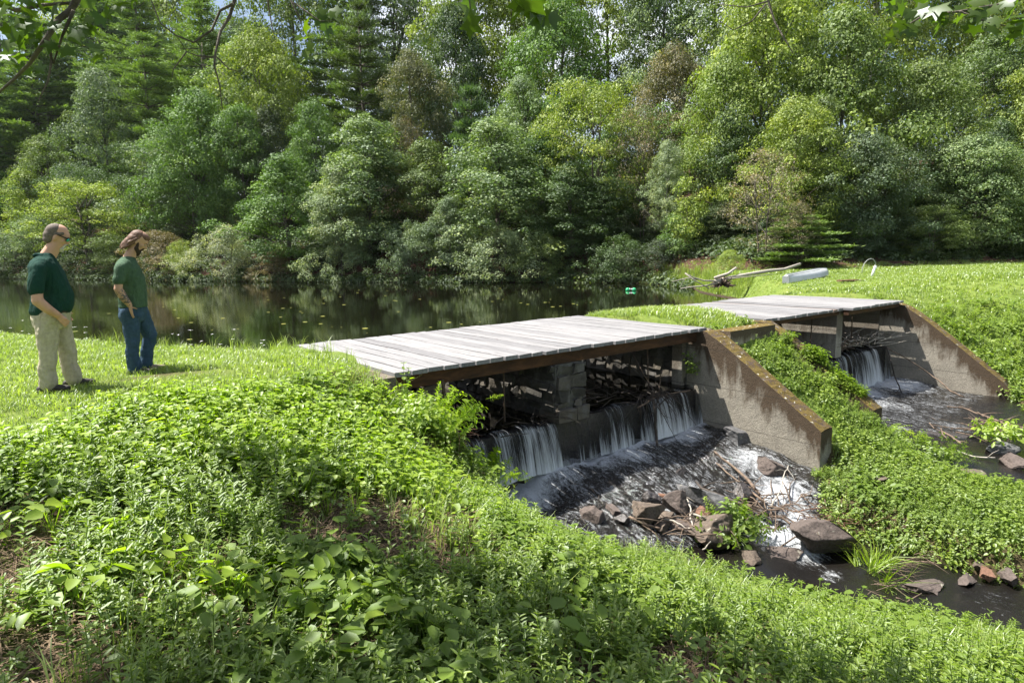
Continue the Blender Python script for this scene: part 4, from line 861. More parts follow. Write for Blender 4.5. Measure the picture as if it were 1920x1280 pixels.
# how weedy: 1 on the bank, 0 on the mown lawn. The edge of the weeds runs from the lower left up to the near deck corner
def weed(x, y, z=None):
    edge = np.interp(x, [-12, -6, -4.4, -3.2, -2.2, -1.5, -1.0, 30], [2.5, 3.6, 4.6, 5.9, 6.9, 7.6, 8.2, 60]); w1 = smoothstep((edge - y + .5 * nz2(x, y, 1.3, 5)) / .6 + .5)
    u, v = uvA(x, y); isl = (u > U1) & (u < U2L + .4) & (v > -.2); rt = (u >= U2L + .4) & (v > .0) & ((u < 16.2 + 0 * u) | (v > 3)) ; lawn_r = (u > 8) & ~rt
    w = np.where(u > U1, np.where(isl, 1., np.where(rt, 1., 0.)), w1); w = np.where((v < -.25), w1 * (u < 0), w); return w
BOX = (-7.5, 11.5, 1.2, 12.5)
BARE = [(at(370, 1110, -.5), .30), (at(430, 1180, -.55), .28), (at(640, 1235, -.6), .25), (at(1850, 1215, -1.5), .35), (at(800, 870, -.8), .2), (at(120, 1180, -.45), .2)]
HERBS = [herb(1, .32, 6, .085, .04), herb(2, .24, 5, .075, .042), herb(3, .36, 8, .095, .030, 3), herb(4, .26, 6, .07, .034, 3), herb(5, .2, 5, .09, .055), herb(6, .40, 8, .09, .030, 2), broad(7, .2, 8, .075, .055)]
BROADS = [broad(11), broad(12, .24, 7, .09, .075), broad(13, .38, 9, .13, .09), broad(14, .2, 9, .07, .06)]
def d_herb(x, y, z):
    wd = weed(x, y); bare = smoothstep((nz2(x, y, .8, 2) - .12) / .12) * (y < 6.2) * (x < 1.2)
    for c, r_ in BARE: bare = np.maximum(bare, np.exp(-(((x - c[0]) ** 2 + (y - c[1]) ** 2) / r_ ** 2) ** 1.5))
    return wd * (1 - .88 * bare) * (.55 + .45 * smoothstep(nz2(x, y, 1.7, 8) * 2 + .6))
x, y, z, P = sow(84000, BOX, d_herb); n = len(x); dist = np.hypot(x, y)
hs = rng.uniform(.45, .85, n) * np.where(y > 6.5, .8, 1.0) * np.where((x > .2) & (y > 4.6), .8, 1.0); u_, v_ = uvA(x, y); hs = np.where((x < -.8) & (y > 5.6), hs * .72, hs); hs = np.where((u_ > U1) & (v_ < 2.6), hs * .8, hs)
yellow = .16 * nz2(x, y, .9, 4) + rng.normal(0, .08, n)
tag(scatter('ground_cover', HERBS, P, rng.uniform(0, 6.28, n), hs, leanup(x, y), M['herb'], yellow), 'dense leafy green weeds covering the whole sloping bank', 'weeds', kind='stuff')
def d_broad(x, y, z):
    b_ = 1.
    for c, r_ in BARE: b_ = b_ * (1 - np.exp(-(((x - c[0]) ** 2 + (y - c[1]) ** 2) / r_ ** 2) ** 1.5))
    return b_ * weed(x, y) * smoothstep((nz2(x, y, .75, 21) + .02) / .3) * np.where(z > -2.3, 1, .5)
x, y, z, P = sow(27000, BOX, d_broad); n = len(x)
tag(scatter('broadleaf_cover', BROADS, P, rng.uniform(0, 6.28, n), rng.uniform(.4, .95, n) * np.where(np.hypot(x, y) < 4.2, .9, .75), leanup(x, y), M['herb2'], .1 * nz2(x, y, 1.1, 6)), 'broad-leaved plants growing in patches among the weeds of the bank', 'weeds', kind='stuff')
x, y, z, P = sow(26000, (1.5, 12.5, 3.5, 15), lambda x, y, z: (uvA(x, y)[0] > 3.8) * (uvA(x, y)[1] > .4) * smoothstep((nz2(x, y, 1.5, 41) + .25) / .3)); n = len(x)
wv_ = rng.uniform(.55, 1.95, 900); wu = rng.uniform(U2L - .08, U2L + .26, 900); wz = np.interp(wv_, [-.28, .12, .32, .55, 2.22], [-.05, -.04, -.14, -.28, -1.40]); kk = nz2(wu * 2, wv_, 2.0, 61) > -.12
PW = O[None] + BU[None] * wu[:, None] + BV[None] * wv_[:, None] + np.stack([0 * wz, 0 * wz, wz - .05], 1); P = np.concatenate([P, PW[kk]]); x = P[:, 0]; y = P[:, 1]; n = len(x)
LEAFY = [broad(111, .2, 12, .065, .05), broad(112, .26, 13, .07, .055), herb(113, .24, 6, .07, .045, 3)]
tag(scatter('leafy_cover', LEAFY, P, rng.uniform(0, 6.28, n), rng.uniform(.45, 1.1, n) * np.where(uvA(x, y)[0] < U2L + .3, .72, 1.0) * (1 + .35 * nz2(x, y, 2.2, 47)), leanup(x, y), M['herb'], .2 * nz2(x, y, 1.2, 43) + rng.normal(.05, .1, n)), 'bright leafy weeds between the two spillways and on the right bank of the stream', 'weeds', kind='stuff')
# yellow-green vines nearest the men
def d_vine(x, y, z):
    e = np.exp(-(((x + 3.0) / 1.5) ** 2 + ((y - 5.7) / .9) ** 2)) + .8 * np.exp(-(((x + 1.2) / .7) ** 2 + ((y - 5.6) / .7) ** 2)); return np.clip(e * 1.3, 0, 1) * weed(x, y)
x, y, z, P = sow(9000, (-6, 0, 3.8, 8), d_vine); n = len(x)
tag(scatter('vine_cover', [broad(31, .2, 8, .07, .06), broad(32, .27, 9, .08, .06), broad(33, .16, 7, .07, .06)], P, rng.uniform(0, 6.28, n), rng.uniform(.6, 1.1, n), leanup(x, y), M['vine']), 'bright yellow-green creeping leaves at the top of the bank near the men', 'vines', kind='stuff')
# lawn and grass
TUFTS = [tuft(i, .085, 9, .009, .05, .7) for i in range(5)]
def d_lawn(x, y, z): return 1 - .75 * weed(x, y)
x, y, z, P = sow(52000, (-17, 2.5, 3, 17), lambda x, y, z: d_lawn(x, y, z) * (sdist(x, y, POND) > .05) * (uvA(x, y)[0] < 8.0)); n = len(x)
s_ = rng.uniform(.55, 1.15, n) * (1 + .35 * nz2(x, y, 1.1, 3)); path = np.exp(-(((x + 4.15 + .6 * (y - 7.3)) / .75) ** 2 + ((y - 7.35) / .16) ** 2))
tag(scatter('lawn_grass', TUFTS, P, rng.uniform(0, 6.28, n), s_ * (1 - .62 * path), leanup(x, y, .2), M['grass'], .14 * nz2(x, y, .7, 9) + rng.normal(0, .12, n)), 'short sunlit lawn grass the two men stand on', 'grass', kind='stuff')
# taller grass in the bank and along the shore
BLADES = [tuft(20 + i, .3, 10, .007, .05, .55) for i in range(4)]
x, y, z, P = sow(12000, BOX, lambda x, y, z: weed(x, y) * smoothstep((nz2(x, y, .9, 31) - .02) / .2) * np.where(uvA(x, y)[0] > U1, .15, 1) + (1 - weed(x, y)) * (sdist(x, y, POND) < 1.0) * .9 * (uvA(x, y)[0] < 0)); n = len(x)
tag(scatter('tall_grass', BLADES, P, rng.uniform(0, 6.28, n), rng.uniform(.5, 1.05, n), leanup(x, y, .3), M['grass']), 'longer grass growing between the weeds and along the near shore', 'grass', kind='stuff')
# the field on the right and its reedy shore
FT = [tuft(40 + i, .16, 14, .03, .16, .6) for i in range(5)]
def d_field(x, y, z):
    u, v = uvA(x, y); return ((u > 14.6) | (v < -3.4)) * (sdist(x, y, POND) > .0) * (sdist(x, y, FOREST) > -1.5) * np.clip(1.25 - .018 * y, .3, 1) * (x > 5)
x, y, z, P = sow(60000, (5, 46, 6, 45), d_field, 100); n = len(x)
tag(scatter('field_grass', FT, P, rng.uniform(0, 6.28, n), rng.uniform(.5, 1.05, n) * np.clip(.45 + y * .016, .5, 1.0) * np.where((x > 9) & (x < 18) & (y > 22) & (y < 33), .6, 1), leanup(x, y, .2), M['grass'], .16 * nz2(x, y, .35, 12) + rng.normal(0, .1, n)), 'rough grass of the open field beyond the far deck', 'grass', kind='stuff')
RD = [tuft(50 + i, .75, 12, .022, .16, .3) for i in range(4)]
x, y, z, P = sow(9000, (6, 16, 18, 47), lambda x, y, z: (sdist(x, y, POND) < 1.0) * (y > 20) * .8 * (y > 31), 100); n = len(x)
tag(scatter('reeds', RD, P, rng.uniform(0, 6.28, n), rng.uniform(.5, 1.0, n), leanup(x, y, .1), M['grass'], .1 + rng.normal(0, .08, n)), 'tall reeds at the pond corner by the dead tree', 'reeds', kind='stuff')
# weeds on the far bank beyond the right abutment
x, y, z, P = sow(16000, (8, 22, 4, 20), lambda x, y, z: (uvA(x, y)[0] > U2R + .3) * np.clip((-.15 - z) * 1.2, 0, .8) * (uvA(x, y)[1] < 9), 100); n = len(x)
tag(scatter('slope_weeds', HERBS[:4] + BROADS[:1], P, rng.uniform(0, 6.28, n), rng.uniform(.6, 1.2, n), leanup(x, y), M['herb'], rng.normal(.1, .1, n)), 'sunlit weeds on the slope right of the far spillway', 'weeds', kind='stuff')
# grass on the island between the decks
x, y, z, P = sow(14000, (1, 8, 9, 17), lambda x, y, z: (uvA(x, y)[0] > U1 + .32) * (uvA(x, y)[0] < U2L + .2) * (uvA(x, y)[1] < .05) * 1., 100); n = len(x)
if n: tag(scatter('island_grass', TUFTS, P, rng.uniform(0, 6.28, n), rng.uniform(.8, 1.7, n), leanup(x, y, .1), M['grass']), 'strip of grass between the near and the far deck', 'grass', kind='stuff')
# dead stems and straw in the bare patches
def straw(seed):
    g_ = random.Random(seed); parts = []
    for i in range(7):
        an = g_.uniform(0, 6.28); L = g_.uniform(.06, .22); a = np.array([g_.uniform(-.08, .08), g_.uniform(-.08, .08), g_.uniform(.0, .03)]); parts.append((*stem_quad(a, a + np.array([math.cos(an) * L, math.sin(an) * L, g_.uniform(-.01, .05)]), .0022), .5))
    return join(parts)
x, y, z, P = sow(16000, (-5, 5, 1.8, 8), lambda x, y, z: weed(x, y) * np.clip(.12 + .8 * smoothstep((nz2(x, y, .8, 2) - .12) / .15) + sum(np.exp(-((x - c[0]) ** 2 + (y - c[1]) ** 2) / (r_ * 1.2) ** 2) for c, r_ in BARE), 0, 1)); n = len(x)
tag(scatter('straw', [straw(i) for i in range(5)], P, rng.uniform(0, 6.28, n), rng.uniform(.7, 1.4, n), leanup(x, y, 1), M['straw']), 'dead brown stems and needles lying in the bare gaps of the bank', 'dead stems', kind='stuff')

n = 46000; x = rng.uniform(-110, 50, n); y = rng.uniform(35, 125, n); df = -sdist(x, y, FOREST); k = (df > -1.6) & (df < 14) & (rng.uniform(size=n) < np.clip(1.15 - df * .06, .15, 1)) & (sdist(x, y, POND) > -.4)
k &= ~((x > 11.5) & (df < 1.5)); x, y = x[k], y[k]; P = np.stack([x, y, np.maximum(terrain(x, y), POND_Z)], 1); k = in_view(P, 200); P = P[k]; n = len(P)
tag(scatter('undergrowth', [clump_geo(i) for i in range(4)], P, rng.uniform(0, 6.28, n), rng.uniform(.7, 1.7, n), np.tile([0, 0, 1.], (n, 1)), M['under'], rng.normal(0, .16, n)), 'tangled low undergrowth along the far shore and under the trees', 'undergrowth', kind='stuff')

# ------------------------------------------------------------------ the maple overhead (trunk to the left of the camera)
def mleaf(s=.12):
    tips = [(0, 1.0), (.78, .52), (.62, -.28), (-.62, -.28), (-.78, .52)]; order = [3, 4, 0, 1, 2]; pts = [(0, 0, 0)]; F_ = []
    ring = [tips[i] for i in order]
    for i, (tx, ty) in enumerate(ring):
        pts.append((tx * s * .9, ty * s * .9, -.12 * s * (tx * tx + ty * ty)))
        if i < 4:
            nx2, ny2 = ring[i + 1]; pts.append(((tx + nx2) * .5 * s * .56, (ty + ny2) * .5 * s * .56 , 0))
    pts.append((0, -.5 * s * .3, 0))   # stalk notch
    n_ = len(pts) - 1
    seq = [n_] + list(range(1, n_)) + [n_]
    for i in range(0, len(seq) - 2, 2): F_.append((0, seq[i], seq[i + 1], seq[i + 2]))
    return np.array(pts, float), np.array(F_)
MP = (-6.0, .2); mz = tz(*MP)
maple = empty('maple_tree', (MP[0], MP[1], mz), 'maple whose lobed leaves and bare twigs hang into the top of the view', 'tree')
lv, lf = mleaf(1.0); PL, YL, SL, NL, VL = [], [], [], [], []
def leaves_at(c, n, sp, size, vr=.45, tone=0):
    for i in range(n):
        PL.append(np.array(c) + rng.normal(size=3) * sp); YL.append(rng.uniform(0, 6.28)); SL.append(size * rng.uniform(.65, 1.15)); NL.append(unit(np.array([rng.normal() * .7, -.75 + rng.normal() * .6, .55 + rng.normal() * .5]))); VL.append(tone + rng.normal(0, .12))
def px3(x, y, D): return CAM + ray(x, y) * D
seen = [(45, 15, 60, 22, 24, 4.7, .115), (150, 40, 25, 30, 9, 4.7, .11), (35, 62, 40, 26, 18, 4.8, .11), (118, 68, 24, 18, 9, 4.6, .11), (190, 25, 14, 8, 3, 4.5, .10), (15, 110, 22, 20, 9, 4.8, .11), (238, 4, 22, 6, 5, 4.3, .12), (160, 98, 34, 8, 6, 4.6, .11), (50, 135, 30, 8, 4, 4.7, .1),
        (573, 66, 10, 10, 3, 4.4, .10), (580, 98, 16, 9, 4, 4.4, .10), (614, 36, 20, 12, 6, 4.5, .10), (880, 8, 14, 8, 3, 3.5, .13), (884, 34, 10, 9, 2, 3.5, .14), (985, 6, 30, 7, 5, 3.3, .14), (1012, 24, 24, 10, 5, 3.3, .14),
        (1720, 12, 55, 14, 14, 4.3, .11), (1790, 25, 60, 18, 16, 4.3, .11), (1668, 70, 16, 10, 5, 4.3, .10), (1700, 48, 24, 14, 7, 4.3, .11), (1870, 20, 45, 18, 12, 4.2, .11), (1848, 52, 32, 8, 5, 4.2, .11), (1905, 48, 18, 10, 4, 4.2, .11), (1675, 8, 12, 8, 3, 4.3, .1)]
for (x, y, rx, ry, n_, D, sz) in seen:
    for i in range(n_):
        D2 = D * rng.uniform(.93, 1.08); leaves_at(px3(x + rng.uniform(-rx, rx), y + rng.uniform(-ry, ry), D2), 1, 0, sz, tone=.35 if 1640 < x < 1680 or 560 < x < 590 else 0)  # sunlit look put into the colour: some clusters get a yellower tone
mb = MB(); bark = lambda pts, r_: mb.tube([np.array(p) - np.array([MP[0], MP[1], mz]) for p in pts], r_, 7)
def twig(pl, D, r0, r1): bark([px3(x, y, D + .05 * math.sin(i)) for i, (x, y) in enumerate(pl)], list(np.linspace(r0, r1, len(pl))))
twig([(160, -60), (143, 0), (133, 20), (110, 37), (93, 63), (77, 87), (55, 120), (25, 150), (-10, 180)], 4.7, .030, .008)
twig([(138, 20), (117, 67), (100, 120)], 4.7, .014, .005); twig([(90, 75), (97, 113), (90, 153), (70, 193)], 4.7, .013, .003); twig([(-40, -10), (30, 20), (80, 10), (143, 5)], 4.8, .02, .01)
twig([(442, -40), (440, 0), (430, 33), (413, 60), (404, 100), (402, 125), (412, 160), (417, 205)], 4.2, .014, .003)
twig([(437, 8), (413, 20), (397, 57), (363, 80), (330, 67), (300, 43), (283, 0)], 4.2, .010, .003); twig([(403, 108), (370, 105), (350, 97), (333, 70)], 4.2, .006, .002); twig([(350, 97), (325, 130), (322, 150)], 4.2, .005, .002)
twig([(404, 105), (430, 130), (450, 135), (465, 120)], 4.2, .005, .002); twig([(500, -30), (503, 10), (510, 50), (516, 75)], 4.3, .008, .002); twig([(535, -20), (560, 30), (570, 60)], 4.4, .007, .002); twig([(550, 5), (600, 40), (625, 40)], 4.4, .006, .002)
twig([(1436, -40), (1440, 0), (1452, 40), (1470, 72), (1487, 100)], 4.3, .010, .003); twig([(1440, 3), (1400, 14), (1345, 8)], 4.3, .006, .002); twig([(1436, 8), (1410, 40), (1375, 57), (1350, 40)], 4.3, .006, .002)
twig([(980, -60), (1000, 0), (1005, 20)], 3.3, .006, .003); twig([(870, -60), (880, 0), (884, 30)], 3.5, .005, .003)
twig([(1990, -40), (1900, 5), (1800, 22), (1730, 30), (1690, 55), (1665, 75)], 4.3, .012, .003); twig([(1800, 22), (1860, 45), (1900, 50)], 4.25, .006, .002)
# the crown above the frame that dapples the bank: clumps stand where the sun passes over them on its way to the ground
shade = [(560, 880, .35), (640, 950, .4), (700, 1000, .45), (790, 1050, .5), (880, 1090, .5), (980, 1130, .5), (1080, 1165, .5), (1190, 1195, .5), (1300, 1220, .5), (1420, 1245, .5), (1540, 1265, .45), (470, 860, .25), (560, 1010, .35), (40, 920, .35), (60, 1230, .45), (200, 1250, .4), (620, 1250, .4), (480, 1220, .35), (1000, 1270, .3), (800, 1180, .3), (1700, 1275, .4), (1200, 1270, .3)]
S3 = np.array(SUN); hub = np.array([-5.2, 1.4, mz + 5.2])
bark([(MP[0], MP[1], mz - .4), (MP[0] + .1, MP[1] + .1, mz + 1.5), (MP[0] + .3, MP[1] + .5, mz + 3.4), hub, hub + [-.2, -.1, 2.5]], [.3, .25, .21, .17, .05])
for (x, y, r_) in shade:
    z_ = -.5
    for _ in range(5): G = at(x, y, z_); z_ = tz(G[0], G[1]) + .2
    h = rng.uniform(4.6, 6.2); c = G + S3 * (h / S3[2])
    while True:
        q = project(c)
        if q[1] < -90 or q[0] < -90 or h > 9: break
        h += .3; c = G + S3 * (h / S3[2])
    n_ = int(72 * r_ / .5); leaves_at(c, n_, np.array([r_ * .52, r_ * .52, r_ * .3]), .145)
    m_ = (hub + c) / 2 + [0, 0, .5]; bark([hub, m_, c], [.05, .03, .008])
for tgt in (px3(160, -60, 4.7), px3(-40, -10, 4.8), px3(442, -40, 4.2), px3(500, -30, 4.3), px3(535, -20, 4.4), px3(980, -60, 3.3), px3(870, -60, 3.5)):
    bark([hub, (hub + tgt) / 2 + [0, 0, .6], tgt + [0, 0, .12], tgt], [.06, .035, .014, .009])
tr_r = np.array([5.5, 1.5, 4.6])
bark([hub, hub + [3, .2, 1.6], tr_r + [-2, 0, 1.0], tr_r + [0, 0, .3], px3(1990, -40, 4.3)], [.1, .07, .04, .02, .012]); bark([tr_r + [-2, 0, 1.0], px3(1436, -160, 4.3), px3(1436, -40, 4.3)], [.03, .015, .01])
mb.build('trunk', M['bark'], maple, True, origin=(0, 0, 0)).name = 'branches'
PL = np.array(PL); lo_ = scatter('leaves', [(lv, lf, np.full(len(lf), .45))], PL - np.array([MP[0], MP[1], mz]), np.array(YL), np.array(SL), np.array(NL), M['maple'], np.array(VL)); lo_.parent = maple

# ------------------------------------------------------------------ rocks
def rock_mesh(seed, sx, sy, sz, cuts=9, face=None):
    g_ = random.Random(seed); bm = bmesh.new(); bmesh.ops.create_icosphere(bm, subdivisions=5, radius=1)
    pl = [(Vector((g_.gauss(0, 1), g_.gauss(0, 1), g_.gauss(0, .9))).normalized(), g_.uniform(.34, .62)) for _ in range(cuts + 5)]
    if face: pl.append((Vector(face[:3]).normalized(), face[3]))
    for v in bm.verts:
        p = v.co.copy()
        for n_, d_ in pl:
            k_ = p.dot(n_) - d_
            if k_ > 0: p -= n_ * k_
        p += p.normalized() * (mnoise.fractal(p * 3.1 + Vector((seed, 0, 0)), 1, 2, 4) * .045 + (abs(mnoise.noise(p * 7 + Vector((seed, 3, 0)))) - .25) * .05)
        v.co = p
    lo = Vector([min(v.co[i] for v in bm.verts) for i in range(3)]); hi = Vector([max(v.co[i] for v in bm.verts) for i in range(3)])
    for v in bm.verts: v.co = Vector(((v.co.x - (lo.x + hi.x) / 2) / (hi.x - lo.x) * sx, (v.co.y - (lo.y + hi.y) / 2) / (hi.y - lo.y) * sy, (v.co.z - (lo.z + hi.z) / 2) / (hi.z - lo.z) * sz))
    me = bpy.data.meshes.new('rock'); bm.to_mesh(me); bm.free(); return me
def rock(px, py, z, w_, dp, h, mat, label, rz=0, tilt=(0, 0), sink=.25, cuts=9, face=None):
    me = rock_mesh(int(px * 7 + py), w_ * 1.08, dp * 1.1, h * 1.08, cuts, face); me.materials.append(M[mat]); p = at(px, py, z)
    o = link('rock', me, None, (p[0], p[1] + dp * .35, z + h * (.5 - sink))); o.rotation_euler = (tilt[0], tilt[1], rz)
    for f in me.polygons: f.use_smooth = False
    me.polygons.foreach_set('use_smooth', np.ones(len(me.polygons), dtype=bool)); return tag(o, label, 'rock', 'rocks in and beside the stream')
rock(1548, 1050, -2.52, .84, .5, .52, 'rock_dark', 'largest dark brown boulder with a humped back and shaded hollow face in the stream', .1, (-.05, .14), .1, 4, (.12, -1, -.62, .16))
rock(1396, 848, -2.02, .60, .45, .46, 'rock_grey', 'angular grey boulder in front of the foot of the sunlit sloping wall', .3, (0, 0), .12)
rock(1340, 1034, -2.40, .56, .5, .52, 'rock_dry', 'flat-topped brown rock left of the small green bush', .2, (-.1, .1), .15)
rock(1216, 986, -2.15, .38, .3, .33, 'rock_dry', 'rounded brown rock nearest the weeds, left of the square block', .5, (0, 0), .15)
rock(1272, 968, -2.15, .33, .28, .34, 'rock_dark', 'square-edged brown block in the middle of the rock pile', .2, (0, 0), .1, 6)
rock(1318, 960, -2.2, .72, .55, .40, 'rock_grey', 'wide sloping slab splashed by the rapids above the red stone', -.5, (-.25, .35), .2, 6)
rock(1323, 974, -2.2, .22, .18, .20, 'rock_red', 'small reddish stone at the foot of the sloping slab', .2)
rock(1222, 950, -2.1, .24, .2, .28, 'rock_wet', 'wet upright dark stone behind the rounded brown rock', .2)
rock(1115, 985, -2.1, .34, .3, .28, 'rock_dark', 'dark rock at the left end of the rock pile beside the leaning branch', .2)
rock(1168, 990, -2.15, .20, .18, .2, 'rock_wet', 'shiny black stone between the weeds and the water', .2)
rock(1412, 1066, -2.45, .38, .3, .26, 'rock_dry', 'pale brown rock at the edge of the weeds below the small green bush', .4)
rock(1478, 1062, -2.52, .52, .3, .2, 'rock_dark', 'long low mossy rock left of the largest boulder', .1)
rock(1466, 995, -2.4, .22, .16, .2, 'rock_wet', 'small black rock in the white water', .1)
rock(1378, 1032, -2.42, .24, .2, .22, 'rock_dry', 'broken brown stone right under the small green bush', .6)
rock(1548, 998, -2.45, .32, .24, .2, 'rock_grey', 'grey rock peeping out behind the largest boulder', .2)
rock(1398, 936, -2.15, .30, .26, .26, 'rock_wet', 'wet dark rock in the rapids under the brown leaning branch', .7)
rock(1275, 902, -2.08, .28, .22, .22, 'rock_wet', 'wet dark stone in the middle of the rapids below the weir', .2)
rock(1292, 823, -1.95, .22, .2, .14, 'rock_wet', 'small dark stone in the foam at the right end of the near waterfall', .2)
rock(1450, 888, -2.06, .42, .4, .3, 'rock_dark', 'dark rock at the foot of the sunlit sloping wall, right of the grey boulder', .2)
rock(1425, 868, -2.04, .3, .3, .18, 'rock_dark', 'low rock beside the angular grey boulder', .9)
rock(1240, 1000, -2.25, .4, .3, .26, 'rock_dry', 'brown rock half covered by the weeds below the square block', 1.2)
rock(1150, 972, -2.12, .22, .2, .2, 'rock_dark', 'brown stone between the leaning branch and the red log', 1.4)
rock(1290, 1005, -2.3, .4, .34, .24, 'rock_dark', 'dark low rock left of the flat-topped brown rock', 1.0)
rock(1352, 990, -2.3, .3, .24, .2, 'rock_dark', 'dark stone behind the flat-topped brown rock', .4)
rock(1882, 856, -2.2, .52, .4, .3, 'rock_grey', 'wet purplish rock under the stick pile near the right border', .1, (0, .1))
rock(1912, 880, -2.2, .4, .4, .3, 'rock_dark', 'dark rock at the right border below the stick pile', .5)
rock(1795, 828, -2.2, .85, .6, .16, 'rock_wet', 'smooth flat ledge just under the water of the far stream', .4)
rock(1830, 892, -2.08, .45, .3, .08, 'rock_dry', 'flat pinkish slab lying in the weeds at the right', .2)
rock(1655, 905, -2.0, .2, .2, .1, 'rock_dry', 'small flat stone in the weeds right of the buried wall end', .2)
rock(1842, 1070, -2.5, .16, .14, .12, 'rock_dry', 'pale round stone on the right bank of the stream', .2)
rock(1858, 1086, -2.52, .22, .15, .12, 'rock_red', 'reddish stone next to the pale round one', .8)
rock(1896, 1092, -2.52, .22, .2, .16, 'rock_dark', 'brown stone at the right bank by the border of the photo', .8)
rock(1818, 1096, -2.55, .26, .16, .1, 'rock_dark', 'low stone in the water left of the reddish one', .8)
rock(1752, 1112, -2.55, .5, .26, .1, 'rock_dark', 'flat stone just breaking the water near the front bank', .3)

# ------------------------------------------------------------------ driftwood
def zsurf(p): return p
def stick(pl, r0, r1, mat, label, name='stick', cat='stick', forks=0, n=6, group='driftwood sticks caught at the spillway'):
    """pl: [(px, py, z)...] points in the place found from column, row and height"""
    P = [at(a, b_, c) for a, b_, c in pl]; g_ = random.Random(int(pl[0][0] * 3 + pl[0][1])); Q = []
    for i in range(len(P) - 1):
        for k_ in range(3): t = k_ / 3; Q.append(P[i] * (1 - t) + P[i + 1] * t + np.array([g_.uniform(-1, 1), g_.uniform(-1, 1), g_.uniform(-1, 1)]) * .012 * (k_ > 0))
    Q.append(P[-1]); o0 = min(Q, key=lambda q: q[2]).copy(); mb = MB(); rr = list(np.linspace(r0, r1, len(Q)) * [g_.uniform(.85, 1.15) for _ in Q]); mb.tube([q - o0 for q in Q], rr, n)
    for f_ in range(forks):
        i = g_.randrange(1, len(Q) - 1); d = unit(Q[min(i + 1, len(Q) - 1)] - Q[i - 1]); e = d * .6 + np.array([g_.uniform(-1, 1), g_.uniform(-1, 1), g_.uniform(-.1, 1)]) * .6; L = g_.uniform(.15, .4)
        mb.tube([Q[i] - o0, Q[i] + e * L * .5 - o0 + np.array([0, 0, .02]), Q[i] + e * L - o0], [rr[i] * .6, rr[i] * .4, rr[i] * .15], 5)
    return tag(link(name, mesh_np(name, mb.V, mb.F, M[mat], {'var': ('FACE', mb.A)}, True), None, tuple(o0)), label, cat, group)
stick([(1014, 791, -1.1), (1037, 835, -1.5), (1059, 866, -1.8), (1090, 904, -1.95), (1106, 925, -2.0), (1153, 962, -2.1)], .018, .007, 'stick_dk', 'long dark branch leaning from the weir crest down to the left of the rocks', forks=3)
stick([(1148, 788, -1.4), (1162, 819, -1.65), (1175, 857, -1.9), (1181, 882, -2.0)], .010, .006, 'stick_dk', 'thin dark stick standing in the foam below the stone pier')
stick([(1225, 748, -1.05), (1231, 822, -1.7), (1237, 872, -1.95), (1247, 892, -2.05)], .022, .016, 'stick_dk', 'thick wet branch hanging down through the middle of the near fall', forks=4)
stick([(1200, 765, -1.15), (1204, 812, -1.7), (1212, 847, -1.95)], .016, .01, 'stick_dk', 'dark hanging branch left of the thick wet one', forks=3)
stick([(1144, 663, -.35), (1187, 691, -.6), (1219, 722, -.9), (1234, 742, -1.05)], .009, .012, 'stick_dk', 'thin dark stick slanting under the near deck beam to the weir', forks=1)
stick([(1184, 660, -.35), (1203, 694, -.6), (1216, 716, -.85), (1233, 740, -1.05)], .007, .011, 'stick', 'brown stick rising from the weir with a pale broken tip', forks=1)
stick([(1240, 696, -.65), (1238, 715, -.85), (1234, 740, -1.05)], .008, .011, 'stick', 'short upright brown stick on the crest of the weir')
stick([(1196, 764, -1.12), (1234, 742, -1.06), (1262, 737, -1.06), (1294, 731, -1.06)], .013, .010, 'stick', 'brown stick lying along the crest at the right of the weir')
stick([(1268, 827, -1.88), (1310, 826, -1.9), (1362, 824, -1.88)], .012, .010, 'stick_dk', 'straight dark stick lying on the water in front of the sloping wall', forks=2)
stick([(1297, 800, -1.72), (1308, 813, -1.8), (1316, 829, -1.84), (1344, 850, -1.9), (1375, 875, -1.98), (1403, 900, -2.04), (1424, 926, -2.08)], .012, .024, 'stick', 'long light brown branch crossing the rapids towards the rocks', forks=3)
stick([(1478, 872, -1.85), (1470, 890, -1.95), (1462, 920, -2.05), (1447, 950, -2.2)], .006, .012, 'stick_lt', 'pale forked twig standing at the edge of the weeds under the sloping wall', forks=4)
stick([(1172, 911, -2.0), (1219, 922, -2.0), (1258, 936, -2.02)], .030, .036, 'stick_br', 'thick reddish brown log lying across the rapids', name='log', cat='log', n=9)
stick([(1240, 972, -2.08), (1263, 976, -2.08), (1282, 987, -2.12), (1299, 993, -2.12)], .013, .009, 'stick_lt', 'bleached stick curving between the brown rocks')
stick([(1180, 969, -2.05), (1203, 979, -2.08), (1238, 991, -2.12)], .020, .016, 'stick', 'light brown stick leaning on the rounded brown rock')
stick([(1262, 915, -2.0), (1272, 925, -2.0), (1289, 936, -2.02), (1294, 949, -2.02), (1294, 963, -2.05), (1298, 990, -2.15)], .008, .010, 'stick_lt', 'thin white bent branch over the rock pile', forks=2)
stick([(1296, 962, -2.02), (1322, 973, -2.06)], .015, .014, 'stick_lt', 'short white stick beside the reddish stone')
stick([(1243, 971, -2.05), (1270, 967, -2.04), (1300, 968, -2.04)], .009, .008, 'stick', 'brown stick lying level behind the bleached one')
stick([(1285, 888, -2.05), (1315, 915, -2.1), (1349, 929, -2.12), (1409, 953, -2.18), (1440, 966, -2.2)], .024, .030, 'stick_dk', 'long wet black log running down the rapids', name='log', cat='log', forks=3, n=9)
stick([(1395, 944, -2.12), (1434, 961, -2.2), (1469, 972, -2.26), (1507, 992, -2.3)], .026, .014, 'stick', 'brown branch continuing below the long wet log', forks=5)
stick([(1410, 973, -2.3), (1427, 994, -2.36), (1449, 1013, -2.42)], .030, .034, 'stick_br', 'short thick brown log beside the small green bush', name='log', cat='log', n=9)
stick([(1453, 1034, -2.45), (1474, 1018, -2.38), (1510, 992, -2.25)], .012, .008, 'stick', 'straight stick propped against the largest boulder')
